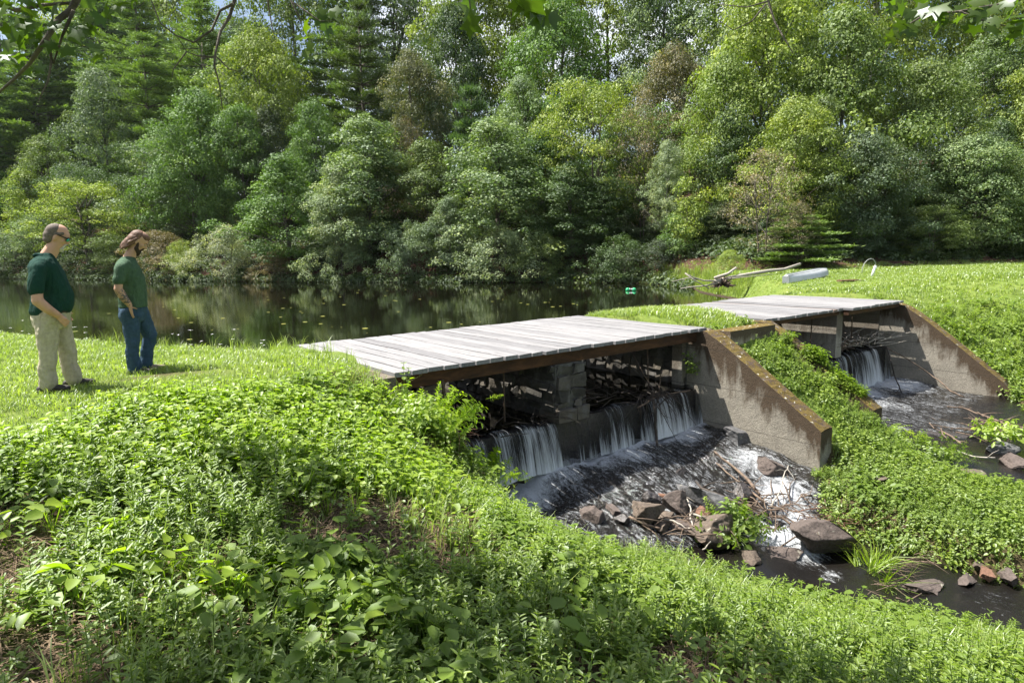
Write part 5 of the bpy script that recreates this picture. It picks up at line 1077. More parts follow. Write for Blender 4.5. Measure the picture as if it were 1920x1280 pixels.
stick([(1457, 953, -2.2), (1500, 957, -2.2), (1562, 951, -2.15)], .007, .005, 'stick_br', 'thin reddish twig reaching into the right-hand weeds')
stick([(1335, 860, -1.95), (1362, 885, -2.02), (1400, 915, -2.08), (1432, 940, -2.12)], .010, .016, 'stick', 'second brown branch below the long light one', forks=3)
stick([(1262, 872, -1.98), (1276, 885, -2.02), (1300, 898, -2.06)], .008, .006, 'stick_dk', 'short dark twig in the rapids')
stick([(1318, 1030, -2.3), (1330, 1018, -2.2), (1332, 1015, -2.1)], .013, .008, 'stick_lt', 'pale broken stub leaning on the flat-topped rock')
stick([(1776, 762, -2.0), (1804, 764, -2.02), (1839, 777, -2.05), (1867, 787, -2.05), (1892, 799, -2.05)], .012, .02, 'stick', 'long pale brown branch on top of the right stick pile', forks=4)
stick([(1766, 808, -2.05), (1786, 819, -2.08), (1802, 832, -2.1)], .014, .02, 'stick', 'short brown stick with a knot in the far stream', forks=1)
stick([(1790, 843, -2.08), (1823, 855, -2.1), (1866, 858, -2.1)], .014, .012, 'stick_lt', 'bleached stick along the near edge of the far stream', forks=2)
stick([(1664, 652, -1.05), (1700, 672, -1.3), (1742, 700, -1.65), (1765, 717, -1.8), (1782, 733, -1.95), (1809, 745, -2.05)], .014, .016, 'stick', 'long branch leaning from the far weir down over the far stream', forks=1)
stick([(1662, 650, -1.0), (1672, 680, -1.3), (1676, 700, -1.6), (1682, 716, -1.75), (1690, 735, -1.98)], .018, .014, 'stick_dk', 'dark branch hanging over the right part of the far fall', forks=4)
stick([(1885, 830, -2.1), (1900, 826, -2.05), (1925, 818, -2.0)], .012, .012, 'stick_lt', 'pale stick at the right border', forks=1)
stick([(1728, 1112, -2.4), (1700, 1128, -2.4), (1680, 1120, -2.35)], .008, .006, 'stick', 'small stick on the front bank by the stream', forks=1)
def twig_pile(name, c, ext, n, label, seed, mats='stick', rr=(.004, .012), hang=0., ln=(.25, .8), dirb=None, cat='driftwood'):
    g_ = random.Random(seed); c = np.array(c); mb = MB()
    for i in range(n):
        a = np.array([g_.gauss(0, 1) * ext[0], g_.gauss(0, 1) * ext[1], abs(g_.gauss(0, 1)) * ext[2] + .01]); a = BU * a[0] + BV * a[1] + np.array([0, 0, a[2]])
        an = g_.uniform(0, 6.28) if dirb is None else dirb + g_.gauss(0, .5); L = g_.uniform(*ln); d = np.array([math.cos(an), math.sin(an), g_.uniform(-.15, .25) - hang * g_.uniform(.3, 1.2)]) * L; m_ = a + d * .5 + np.array([g_.uniform(-.05, .05), g_.uniform(-.05, .05), g_.uniform(-.02, .06)])
        r_ = g_.uniform(*rr); mb.tube([a, m_, a + d], [r_, r_ * .8, r_ * .35], 5)
        if g_.random() < .5: mb.tube([m_, m_ + d * .3 + np.array([g_.uniform(-.1, .1), g_.uniform(-.1, .1), g_.uniform(0, .15)])], [r_ * .5, r_ * .2], 4)
    return tag(link(name, mesh_np(name, mb.V, mb.F, M[mats], {'var': ('FACE', mb.A)}, True), None, tuple(c)), label, cat)
twig_pile('stick_pile', uv(2.1, -.35, -1.06), (.55, .3, .03), 22, 'tangle of twigs on the weir left of the stone pier', 1, 'stick_dk')
twig_pile('stick_pile', uv(4.1, -.45, -1.06), (.75, .4, .045), 50, 'wide mat of sticks on the weir right of the stone pier', 2, 'stick_dk')
twig_pile('stick_pile', uv(4.95, -.02, -1.08), (.22, .08, .08), 60, 'dark dense snag of twigs draped over the near waterfall', 3, 'stick_dk', (.004, .011), 1.1, (.2, .6))
twig_pile('stick_pile', uv(12.9, -.25, -1.06), (.55, .22, .09), 60, 'bleached tangle of branches on the far weir', 4, 'stick_lt', (.005, .014), -.25, (.3, .8))
twig_pile('stick_pile', uv(12.0, -.25, -1.06), (.35, .2, .1), 50, 'brown brushwood beside the slim concrete pier', 5, 'stick', (.004, .01), -.3, (.2, .5))
twig_pile('stick_pile', at(1445, 958, -2.22), (.38, .22, .05), 80, 'thicket of broken twigs jammed between the rapids and the rocks', 6, 'stick', (.004, .012), 0, (.2, .7))
twig_pile('stick_pile', at(1860, 812, -2.12), (.35, .35, .07), 60, 'pile of sticks at the right side of the far stream', 7, 'stick', (.006, .016), 0, (.3, .8))
twig_pile('stick_pile', at(1560, 970, -2.3), (.3, .2, .03), 50, 'fine brown twigs at the foot of the right-hand weeds', 8, 'stick_br', (.002, .006), 0, (.15, .5))
twig_pile('stick_pile', at(1135, 940, -2.05), (.35, .15, .03), 45, 'thin twigs and grass caught left of the red log', 9, 'stick_dk', (.003, .008), 0, (.15, .4))
twig_pile('root_tangle', at(800, 835, -.75), (.22, .16, .12), 130, 'dry hanging roots and dead stems below the yellow-green shrub by the weir', 10, 'stick_br', (.0015, .004), .9, (.15, .45), cat='roots')
twig_pile('stick_pile', at(1700, 1052, -2.5), (.7, .08, .02), 60, 'line of dead stems along the right bank of the stream', 11, 'stick', (.002, .006), 0, (.15, .5), R(-25))
twig_pile('stick_pile', at(1285, 985, -2.15), (.3, .2, .05), 30, 'loose twigs lying among the brown rocks', 12, 'stick', (.004, .01), 0, (.2, .5))

# fallen dead tree with its root ball at the far corner of the pond
dq = atY(1350, 543, 30.5); dead = empty('fallen_tree', (dq[0], dq[1], POND_Z), 'bleached dead tree fallen into the corner of the pond with its root ball', 'dead tree')
dC = np.array(dead.location)
def dtube(pts, r_, nm, mat='stick_lt'):
    mb = MB()
    for pp, rad in zip(pts, r_): mb.tube([atY(a_, b_, c_) - dC for a_, b_, c_ in pp], list(np.linspace(rad[0], rad[1], len(pp))), 8)
    return mb.build(nm, M[mat], dead, True, origin=(0, 0, 0))
dtube([[(1340, 528, 30), (1370, 521, 30.5), (1400, 515, 31.5), (1440, 508, 33), (1470, 505, 34), (1500, 495, 35.5)]], [(.10, .075)], 'trunk')
dtube([[(1345, 527, 30), (1320, 526, 29.8), (1300, 520, 29.6), (1285, 512, 29.4)], [(1310, 524, 29.7), (1290, 521, 29.6), (1260, 528, 29.3)], [(1350, 530, 30), (1320, 536, 29.8), (1295, 538, 29.6), (1276, 541, 29.5)], [(1284, 512, 29.2), (1300, 524, 29.1), (1330, 541, 29)], [(1283, 524, 29.5), (1275, 538, 29.4)], [(1340, 521, 30), (1365, 513, 30.2), (1380, 502, 30.4)], [(1360, 521, 30.2), (1378, 517, 30.3), (1390, 512, 30.4)], [(1350, 524, 30.1), (1400, 519, 30.6), (1450, 514, 31.5)]], [(.04, .02), (.03, .015), (.035, .02), (.025, .022), (.014, .008), (.07, .06), (.03, .015), (.022, .014)], 'limbs')
mb = MB(); g_ = random.Random(5); c = atY(1354, 536, 30.2) - dC
for i in range(60):
    d = Vector((g_.gauss(0, 1), g_.gauss(0, .6), abs(g_.gauss(0, .8)))).normalized(); a = Vector(c) + d * .12; e = Vector(c) + d * g_.uniform(.35, .72); mb.tube([a, (a + e) / 2 + Vector((g_.uniform(-.12, .12), 0, g_.uniform(-.1, .12))), e + Vector((0, 0, -.12))], [.04, .028, .01], 5)
mb.build('root_ball', M['stick'], dead, True, origin=(0, 0, 0))

# ------------------------------------------------------------------ canoe, pipe, floats, board
a_, b_ = np.array([11.15, 26.0, 0]), np.array([14.55, 29.6, 0]); ax = b_ - a_; Lc = np.linalg.norm(ax[:2]); dirc = unit(np.array([ax[0], ax[1], 0])); zc = tz(*a_[:2]) + .0; zf = tz(*b_[:2])
cn = empty('canoe', (a_[0], a_[1], zc), 'dull silver canoe lying upside down on the grass at the edge of the field', 'canoe'); cn.rotation_euler = (0, -math.atan2(zf + .12 - zc, Lc), math.atan2(dirc[1], dirc[0]))
secs = 22; rn = 15; V = []; Fq = []
for i in range(secs):
    t = i / (secs - 1); wd_ = .02 + float(np.interp(t, [0, .12, .4, .65, .85, .95, 1], [.12, .20, .33, .37, .28, .15, .02])); hh = .32 * (1 - .25 * max(0, (t - .6) / .4) ** 2)
    for j in range(rn):
        an = math.pi * j / (rn - 1); yy = -math.cos(an); zz = math.sin(an) ** .55; V.append((t * Lc, yy * wd_ * (1 - .12 * zz), zz * hh + .02 + .05 * (t > .8) * (t - .8) * 5 * 0))
for i in range(secs - 1):
    for j in range(rn - 1): Fq.append([i * rn + j, i * rn + j + 1, (i + 1) * rn + j + 1, (i + 1) * rn + j])
Fq.append(list(range(rn))[::-1])
M['alu'] = simple('dull_aluminium', (.46, .48, .5), .42, .1, 3, .15, .01, .35); M['alu_dk'] = simple('worn_aluminium', (.36, .38, .4), .5, .15, 3, .1, .01, .3)
link('hull', mesh_np('hull', V, Fq, M['alu'], None, True), cn)
mb = MB(); mb.tube([(i / 21 * Lc, 0, .345 * (1 - .25 * max(0, (i / 21 - .6) / .4) ** 2) + .01) for i in range(22)], .018, 6)
for sg in (-.18, .18): mb.tube([(i / 21 * Lc * .93, sg * float(np.interp(i / 21, [0, .4, .7, 1], [.4, .8, 1, .3])), .325 * (1 - .25 * max(0, (i / 21 - .6) / .4) ** 2)) for i in range(21)], .012, 6)
link('keel', mesh_np('keel', mb.V, mb.F, M['alu_dk'], None, True), cn)
mb = MB(); mb.box((-.015, 0, .15), (.05, .27, .30)); link('transom', mesh_np('transom', mb.V, mb.F, M['alu_dk']), cn)
M['pvc'] = simple('white_plastic_pipe', (.78, .79, .8), .45, .04, 5, 0)
pb = at(1633, 521, -.02); pp = empty('arched_pipe', tuple(pb), 'white pipe sleeve with a thin grey tube arching out of it above the field', 'pipe'); yv = pb[1]
def pr(x, y): return tuple(atY(x, y, yv) - pb)
mb = MB(); mb.tube([pr(1634, 520), pr(1642, 498)], .055, 10); link('sleeve', mesh_np('sleeve', mb.V, mb.F, M['pvc'], None, True), pp)
mb = MB(); mb.tube([pr(1642, 498), pr(1641.5, 492), pr(1638, 486.5), pr(1633, 485), pr(1627, 487), pr(1621, 493), pr(1617, 502), pr(1616, 512)], .013, 8); link('tube', mesh_np('tube', mb.V, mb.F, simple('grey_tube', (.35, .37, .36), .5, .1, 5, 0), None, True), pp)
p = at(1590, 529, .03); mb = MB(); mb.box((0, 0, .04), (.9, .25, .05), .35); mb.box((.5, .1, .02), (.5, .14, .04), .1); tag(link('board', mesh_np('board', mb.V, mb.F, M['stick_br'], {'var': ('FACE', mb.A)}), None, (p[0], p[1], tz(p[0], p[1]) + .03)), 'rusty brown board lying in the grass right of the canoe', 'board')
for px_, py_, rz_, lb in ((1551, 491, .5, 'grey stake leaning at the edge of the trees, left of its pair'), (1566, 489, -.6, 'pale leaning stake at the edge of the trees, right of its pair')):
    q = at(px_, py_ + 6, .05); mb = MB(); mb.tube([(0, 0, -.1), (rz_ * -.35, 0, .42), (rz_ * -.7, .05, .8)], [.05, .05, .045], 8); tag(link('stake', mesh_np('stake', mb.V, mb.F, M['stick_lt'], {'var': ('FACE', mb.A)}, True), None, (q[0], q[1], tz(q[0], q[1]))), lb, 'stake')
M['green_float'] = simple('green_plastic', (.03, .42, .16), .4, .15, 9, 0)
for px_, lb in ((1177, 'left one of two green floats on the pond'), (1189, 'right one of two green floats on the pond')):
    q = at(px_, 545, POND_Z); fl = empty('float', tuple(q), lb, 'float', 'green floats on the pond'); mb = MB(); mb.ell((0, 0, .05), (.13, .11, .13), nu=16, nv=12); link('body', mesh_np('body', mb.V, mb.F, M['green_float'], None, True), fl)
    mb = MB(); mb.tube([(.1 if px_ < 1180 else -.1, 0, .1), (.18 if px_ < 1180 else -.18, 0, .1)], [.05, .03], 10); link('neck', mesh_np('neck', mb.V, mb.F, M['pvc'], None, True), fl)
# floating leaves on the pond
n = 300; x = rng.uniform(-22, 14, n); y = 11 + 34 * rng.uniform(0, 1, n) ** 1.1; k = (sdist(x, y, POND) < -.6) & ((nz2(x, y, .25, 77) > .08) | (rng.uniform(size=n) < .3)); x, y = x[k], y[k]; u, v = uvA(x, y); k = ~((u > -.5) & (u < 15) & (v > -3.6)); x, y = x[k], y[k]; n = len(x)
dv = [(math.cos(i * 6.283 / 8) * .09, math.sin(i * 6.283 / 8) * .09, 0) for i in range(8)]; lvp = (np.array(dv), np.array([(0, 1, 2, 3), (0, 3, 4, 7), (7, 4, 5, 6)]), np.full(3, .6))
tag(scatter('floating_leaves', [lvp], np.stack([x, y, np.full(n, POND_Z + .012)], 1), rng.uniform(0, 6.28, n), rng.uniform(.25, 1.15, n), np.tile([0, 0, 1.], (n, 1)), M['lily']), 'small yellow-green floating leaves and flecks scattered over the pond', 'water plants', kind='stuff')

# ------------------------------------------------------------------ plants that stand out
def plant(name, label, cat, pos, protos, n, sp, sc, mat, up=.3, group=None):
    c = np.array(pos); d = rng.normal(size=(n, 3)) * sp; P = c + d; P[:, 2] = c[2] + np.abs(d[:, 2]); nn = unit(d * up / (np.abs(sp).max() + 1e-6) + [0, 0, 1.0])
    o = scatter(name, protos, P - c, rng.uniform(0, 6.28, n), sc * rng.uniform(.7, 1.2, n), nn, mat); o.location = tuple(c); return tag(o, label, cat, group)
plant('small_bush', 'small bright green bush growing among the rocks of the near stream', 'bush', at(1374, 1003, -2.3), [broad(61, .3, 12, .085, .06), herb(62, .34, 8, .085, .05, 3)], 60, np.array([.12, .11, .10]), .85, M['herb'], .9)
plant('water_grass', 'clump of long arching grass bending over the stream right of the largest boulder', 'grass clump', at(1632, 1072, -2.52), [tuft(70 + i, .5, 14, .012, .07, 1.25) for i in range(3)], 10, np.array([.14, .14, .02]), .75, M['vine'], .6)
plant('shrub', 'yellow-green shrub spilling over the left end of the near weir', 'shrub', at(790, 808, -.55), [broad(63, .26, 12, .075, .05), herb(64, .3, 8, .07, .035, 3)], 120, np.array([.26, .2, .14]), .85, M['vine'], .7)
plant('shrub', 'leafy shrub with pale tips at the foot of the left weir end', 'shrub', at(900, 905, -1.5), [herb(65, .3, 8, .075, .04, 3), broad(66, .22, 10, .07, .05)], 60, np.array([.22, .16, .1]), .9, M['vine'], .7)
plant('seedling', 'thin seedling with pale leaves in front of the near corner of the near deck', 'seedling', uv(.0, .25, -.28), [herb(67, .5, 6, .085, .06)], 2, np.array([.03, .03, .0]), 1.0, M['herb2'], .1)
plant('shrub', 'round light green shrub on the right border above the stick pile', 'shrub', at(1905, 830, -2.05), [broad(68, .3, 12, .09, .06), herb(69, .3, 8, .07, .035, 3)], 46, np.array([.24, .2, .12]), .85, M['vine'], .7)
plant('shrub', 'light green shrub between the far stream and the weeds, left of the flat stone', 'shrub', at(1700, 850, -2.1), [herb(75, .3, 8, .085, .035, 3), broad(76, .22, 10, .07, .05)], 50, np.array([.24, .16, .1]), .9, M['herb'], .7)
plant('shrub', 'second light green shrub at the near edge of the far stream', 'shrub', at(1760, 870, -2.1), [herb(77, .3, 8, .085, .035, 3), broad(78, .22, 10, .07, .05)], 44, np.array([.26, .14, .08]), .9, M['herb'], .7)
plant('wall_plant', 'ivy-like plant hanging beside the right end of the near waterfall', 'plant', uv(U1 - .1, -.12, -.85), [broad(79, .1, 8, .06, .05)], 26, np.array([.04, .08, .2]), .7, M['herb2'], .2)
plant('fern', 'feathery fern at the lower right of the bank', 'fern', at(1600, 1262, -1.3), [fern(80), fern(81, 5, .26)], 4, np.array([.25, .12, .02]), .8, M['vine'], .2)
plant('fern', 'fern at the top of the weeds under the end of the buried wall', 'fern', at(1672, 820, -1.95), [fern(82), fern(83, 5, .3)], 5, np.array([.2, .15, .02]), 1.0, M['vine'], .2)
for px_, py_, n_, lb in ((285, 1085, 9, 'big-leaved bright plant in the middle of the left foreground'), (530, 1105, 9, 'big-leaved plant just right of the bare straw patch'), (60, 985, 9, 'big-leaved plant by the left border below the lawn'), (120, 1130, 7, 'low big-leaved plant in the lower left'), (390, 1120, 5, 'tall-leaved sorrel-like plant beside the straw patch'), (250, 1010, 7, 'broad bright leaves above the bright plant on the left'), (1020, 1190, 7, 'bright leaves catching the sun at the lower middle of the bank'), (700, 1180, 8, 'dark broad leaves in the shade at the lower middle')):
    z_ = -.5
    for _ in range(5): G = at(px_, py_, z_); z_ = tz(G[0], G[1]) + .1
    plant('broadleaf_plant', lb, 'plant', (G[0], G[1], tz(G[0], G[1])), [broad(90 + px_ % 7, .22, 9, .115, .085), broad(91, .2, 8, .10, .07)], max(4, n_ // 2), np.array([.07, .06, .015]), .95, M['vine'] if py_ < 1150 else M['herb2'], .5)
# white umbels and seed heads along the near shore
def umbel(seed):
    g_ = random.Random(seed); h = g_.uniform(.35, .6); parts = [(*stem_quad((0, 0, 0), (g_.uniform(-.05, .05), 0, h), .003), .4)]; return join(parts), h
pts = [(x_, yb + random.uniform(-.25, .5)) for x_, yb in [(random.uniform(-13, -3.6), 0) for _ in range(120)]]
V, Fq, V2, F2 = [], [], [], []
for x_, dy_ in pts:
    yb = float(np.interp(x_, [-13, -10.2, -6, -3.6], [15.2, 13.4, 11.0, 10.5])) - .35 + dy_ * .6; z_ = tz(x_, yb); h = random.uniform(.22, .55); tx = x_ + random.uniform(-.06, .06); o_ = len(V); sv, sf = stem_quad((x_, yb, z_), (tx, yb, z_ + h), .004); V += list(sv); Fq += [tuple(i + o_ for i in f) for f in sf]
    for q in range(7):
        a = random.uniform(0, 6.28); r_ = random.uniform(0, .035); c = np.array([tx + math.cos(a) * r_, yb + math.sin(a) * r_, z_ + h + random.uniform(-.004, .006)]); o2 = len(V2); V2 += [c + np.array(d) * .009 for d in ((1, 0, .2), (0, 1, 0), (-1, 0, .2), (0, -1, 0))]; F2.append((o2, o2 + 1, o2 + 2, o2 + 3))
wf = empty('wildflowers', (0, 0, 0)); bpy.data.objects.remove(wf)
me = mesh_np('wildflowers', np.array(V + V2), np.array(Fq + [tuple(i + len(V) for i in f) for f in F2]), M['herb']); me.materials.append(M['petal']); me.polygons.foreach_set('material_index', np.array([0] * len(Fq) + [1] * len(F2), dtype=np.int32)); tag(link('wildflowers', me), 'thin stalks with small white flower heads along the near edge of the pond', 'wildflowers', kind='stuff')

# ------------------------------------------------------------------ the two men
def mod_remesh(o, vox, smooth=5, f=.5):
    m_ = o.modifiers.new('remesh', 'REMESH'); m_.mode = 'VOXEL'; m_.voxel_size = vox; m_.use_smooth_shade = True
    s_ = o.modifiers.new('smooth', 'SMOOTH'); s_.iterations = smooth; s_.factor = f; return o
def fold_mod(o, scale, strength, seed=0):
    tx = bpy.data.textures.new('folds', 'CLOUDS'); tx.noise_scale = scale; tx.noise_depth = 2; d = o.modifiers.new('folds', 'DISPLACE'); d.texture = tx; d.strength = strength; d.mid_level = .5; d.texture_coords = 'LOCAL'
class Body(MB):
    def cap(s, p, q, r0, r1, n=14, ky=1.0):
        """tapered rounded limb; ky widens it sideways (y)"""
        p, q = Vector(p), Vector(q); pts = []; rad = []
        L = (q - p).length; t_ = (q - p) / max(L, 1e-6); N_ = 5
        for i in range(N_, 0, -1): a = math.pi / 2 * i / (N_ + .35); pts.append(p - t_ * r0 * math.sin(a)); rad.append(r0 * math.cos(a))
        for i in range(5): pts.append(p.lerp(q, i / 4)); rad.append(r0 + (r1 - r0) * i / 4)
        for i in range(1, N_ + 1): a = math.pi / 2 * i / (N_ + .35); pts.append(q + t_ * r1 * math.sin(a)); rad.append(r1 * math.cos(a))
        ref = Vector((0, 1, 0)) if abs(t_.y) < .9 else Vector((1, 0, 0)); V = []; x = t_.cross(ref).normalized(); y = x.cross(t_).normalized()
        for c, r_ in zip(pts, rad):
            for j in range(n): an = 2 * math.pi * j / n; V.append(c + x * math.cos(an) * r_ + y * math.sin(an) * r_ * ky)
        Fq = [(i * n + j, i * n + (j + 1) % n, (i + 1) * n + (j + 1) % n, (i + 1) * n + j) for i in range(len(pts) - 1) for j in range(n)] + [tuple(range(n))[::-1], tuple((len(pts) - 1) * n + j for j in range(n))]
        s.add(V, Fq)
    def chain(s, pts, ky=1.0):
        for a, b_ in zip(pts[:-1], pts[1:]): s.cap(a[:3], b_[:3], a[3], b_[3], ky=ky)
    def torso(s, rings):
        """rings (x, z, half depth, half width) joined into one closed barrel"""
        n = 20; V = []
        for (x, z, dx, dy) in rings:
            for j in range(n): an = 2 * math.pi * j / n; ce, se = math.cos(an), math.sin(an); V.append((x + dx * math.copysign(abs(ce) ** .85, ce), dy * math.copysign(abs(se) ** .8, se), z))
        m_ = len(rings); Fq = [(i * n + j, i * n + (j + 1) % n, (i + 1) * n + (j + 1) % n, (i + 1) * n + j) for i in range(m_ - 1) for j in range(n)] + [tuple(range(n))[::-1], tuple((m_ - 1) * n + j for j in range(n))]
        s.add(V, Fq)
    def part(s, name, mat, root, vox, smooth=4, folds=None):
        base = root if root.type == 'EMPTY' else root.parent; k_ = base['lean']; a_ = base.rotation_euler[2]; kx, ky_ = k_ * math.cos(a_), -k_ * math.sin(a_)
        s.V = [(v[0] + kx * v[2], v[1] + ky_ * v[2], v[2]) for v in s.V]
        o = link(name, mesh_np(name, s.V, s.F, mat, None, True), root)
        if vox: mod_remesh(o, vox, smooth)
        if folds: fold_mod(o, *folds)
        return o
def cloth(name, col, scale=30, rough=.9):
    m, n, b = new_mat(name); v = coords(n); f = noise_t(n, coords(n, (5, 5, 1.6)), 2.2, 5, .6, 1.0)
    n.links.new(ramp(n, noise_t(n, v, scale, 4), [(.3, tuple(c * .85 for c in col)), (.7, tuple(min(1, c * 1.12) for c in col))]), b.inputs['Base Color']); b.inputs['Roughness'].default_value = rough; b.inputs['Specular IOR Level'].default_value = .15
    bump(n, b, f, .8, .05); return m
M['skin'] = simple('skin', (.50, .285, .20), .55, .08, 18, .1, .002); M['skin2'] = simple('skin_tanned', (.44, .26, .175), .55, .08, 18, .1, .002)
M['hair_grey'] = simple('grey_brown_hair', (.12, .095, .08), .8, .4, 60, .4, .004); M['goatee'] = simple('white_goatee', (.50, .47, .42), .85, .2, 60, .5, .004)
M['hair_br'] = simple('brown_hair', (.13, .065, .04), .6, .5, 40, .6, .006); M['beard'] = simple('dark_beard', (.032, .02, .014), .85, .3, 50, .6, .005)
M['polo'] = cloth('dark_green_polo', (.012, .045, .035)); M['polo_trim'] = cloth('polo_collar', (.007, .035, .03)); M['tee'] = cloth('green_tee', (.060, .105, .065)); M['khaki'] = cloth('khaki_trousers', (.43, .385, .29)); M['denim'] = cloth('blue_denim', (.04, .075, .12))
M['boot'] = simple('dark_shoe', (.03, .025, .022), .6, .3, 20, .2); M['belt'] = simple('belt', (.04, .025, .015), .5, .2, 20, 0); M['frame'] = simple('black_frame', (.01, .01, .01), .3, .1, 10, 0)
m_, n_, b__ = new_mat('green_mirror_lens'); b__.inputs['Base Color'].default_value = (.05, .35, .25, 1); b__.inputs['Metallic'].default_value = .8; b__.inputs['Roughness'].default_value = .12; M['lens'] = m_
M['eye'] = simple('eye', (.3, .28, .25), .3, .05, 10, 0); M['sole'] = simple('tan_shoe', (.22, .17, .12), .7, .3, 20, .2)
m_, n_, b__ = new_mat('tattooed_skin'); vv = coords(n_); n_.links.new(mixc(n_, ramp(n_, noise_t(n_, vv, 22, 3, .6, 1.2), [(.47, (0, 0, 0)), (.53, (1, 1, 1))]), (.44, .26, .175), (.07, .065, .07)), b__.inputs['Base Color']); b__.inputs['Roughness'].default_value = .55; M['tattoo'] = m_

def head(B, c, pitch, sc=1.0, ear=True):
    """head shapes about the centre c, facing +x, tipped forward by pitch; returns a placer for face parts"""
    Rm = Matrix.Rotation(pitch, 3, 'Y'); cv = Vector(c)
    def P(x, y, z): return cv + Rm @ (Vector((x, y, z)) * sc)
    def E(x, y, z, a, b_, d): B.ell(P(x, y, z), (a * sc, b_ * sc, d * sc), Rm, 18, 14)
    E(-.015, 0, .035, .100, .077, .090); E(.0, 0, -.01, .088, .070, .09); E(.035, 0, -.055, .058, .055, .065); E(.05, 0, -.095, .036, .038, .028); E(.068, 0, .035, .028, .055, .038); E(.082, 0, .018, .012, .048, .010)
    B.cap(P(.088, 0, .012), P(.108, 0, -.022), .010 * sc, .015 * sc); E(.100, .012, -.026, .011, .009, .009); E(.100, -.012, -.026, .011, .009, .009); E(.085, 0, -.052, .014, .024, .007); E(.083, 0, -.064, .014, .021, .008)
    for sg in (-1, 1):
        E(.055, sg * .042, -.022, .03, .022, .026)
        if ear: E(-.012, sg * .078, -.012, .018, .009, .031); E(-.010, sg * .083, .006, .015, .006, .014)
    return P, Rm
def hand(B, w_, d, palm_n, sz=1.0, curl=.5, spread=.25, thumb_dir=None):
    """palm and five separate fingers; w_ wrist, d the direction of the fingers, palm_n out of the back of the hand"""
    w_, d, nn = Vector(w_), Vector(d).normalized(), Vector(palm_n).normalized(); s_ = d.cross(nn).normalized(); pc = w_ + d * .05 * sz
    for k_ in (-1, -.33, .33, 1): B.cap(w_ + s_ * k_ * .016 * sz, w_ + d * .085 * sz + s_ * k_ * .030 * sz, .015 * sz, .012 * sz, 8)
    for k_, L in zip((-1, -.33, .33, 1), (.060, .072, .078, .070)):
        b0 = w_ + d * .088 * sz + s_ * k_ * .031 * sz; d1 = (d + s_ * k_ * spread * .3 - nn * curl * .5).normalized(); m_ = b0 + d1 * L * .45 * sz; d2 = (d1 - nn * curl).normalized(); m2 = m_ + d2 * L * .33 * sz; d3 = (d2 - nn * curl * .8).normalized()
        B.cap(b0, m_, .0092 * sz, .0085 * sz, 8); B.cap(m_, m2, .0085 * sz, .0078 * sz, 8); B.cap(m2, m2 + d3 * L * .25 * sz, .0078 * sz, .0065 * sz, 8)
    td = Vector(thumb_dir).normalized() if thumb_dir is not None else (d * .7 + s_ * 1.0).normalized(); t0 = w_ + d * .025 * sz + s_ * .022 * sz; B.cap(t0, t0 + td * .042 * sz, .014 * sz, .011 * sz, 8); B.cap(t0 + td * .042 * sz, t0 + td * .075 * sz + d * .01, .011 * sz, .008 * sz, 8)

# --- man in the polo shirt
p = at(113, 729, .0); r1 = empty('person', (p[0], p[1], tz(p[0], p[1]) - .01), 'heavy-set balding man in dark green polo, khaki trousers and mirrored sunglasses, hand in pocket, looking at the dam', 'person'); r1.rotation_euler = (0, 0, R(31)); r1['lean'] = .13
r1['label'] = 'heavy-set man in dark green polo and khaki trousers with mirrored sunglasses, hand in his pocket'
B = Body(); P1, Rm1 = head(B, (-.045, 0, 1.665), R(22), 1.06)
B.cap((-.135, 0, 1.45), (-.06, 0, 1.60), .080, .068)
B.torso([(-.09, .86, .12, .15), (-.09, .98, .17, .165), (-.09, 1.1, .17, .17), (-.12, 1.25, .155, .18), (-.155, 1.34, .11, .15), (-.155, 1.41, .07, .08)])
for sg in (-1, 1):
    B.chain([(-.185, sg * .20, 1.335, .055), (-.2, sg * .265, 1.17, .055), (-.185, sg * .30, 1.01, .052)]); B.chain([(-.185, sg * .30, 1.01, .052), (-.10, sg * .285, .92, .046), (-.015, sg * .235, .845, .034)])
    hand(B, (-.015, sg * .235, .845), (.62, -sg * .22, -.75), (.2, sg * 1, .1), .95, .3, .2, (.9, -sg * .1, -.1))
for hx, kx, fx, sg in ((-.10, -.11, -.10, -1), (-.03, .045, .125, 1)): B.chain([(hx, sg * .095, .86, .10), (kx, sg * .11, .46, .06), (fx, sg * .12, .09, .042)]); B.cap((fx - .03, sg * .12, .05), (fx + .12, sg * .13, .035), .035, .03)
B.part('body', M['skin'], r1, .0085, 3)
B = Body(); B.torso([(-.095, .845, .18, .19), (-.09, .89, .195, .20), (-.078, .97, .198, .195), (-.082, 1.06, .192, .195), (-.10, 1.16, .172, .198), (-.13, 1.27, .165, .21), (-.155, 1.36, .145, .215), (-.16, 1.42, .118, .175), (-.15, 1.47, .09, .11), (-.145, 1.50, .075, .09)])
for sg in (-1, 1): B.chain([(-.175, sg * .15, 1.375, .085), (-.188, sg * .215, 1.335, .082), (-.20, sg * .262, 1.22, .078), (-.198, sg * .283, 1.125, .074)])
B.part('polo_shirt', M['polo'], r1, .012, 6, (.13, .022))
B = Body(); B.chain([(-.235, -.05, 1.475, .022), (-.225, .05, 1.475, .022)])
for sg in (-1, 1): B.chain([(-.225, sg * .06, 1.482, .020), (-.15, sg * .09, 1.465, .020), (-.075, sg * .055, 1.43, .020), (-.045, sg * .025, 1.39, .016)])
B.part('collar', M['polo_trim'], r1, .008, 3)
B = Body(); B.torso([(-.09, .70, .155, .19), (-.092, .80, .178, .195), (-.092, .86, .180, .19), (-.09, .905, .178, .188)])
for hx, kx, fx, sg in ((-.105, -.105, -.095, -1), (-.045, .045, .125, 1)): B.chain([(hx, sg * .10, .84, .118), ((hx + kx) / 2 - .01, sg * .105, .64, .106), (kx, sg * .11, .45, .088), ((kx + fx) / 2 - .012, sg * .115, .26, .084), (fx - .005, sg * .12, .10, .086)])
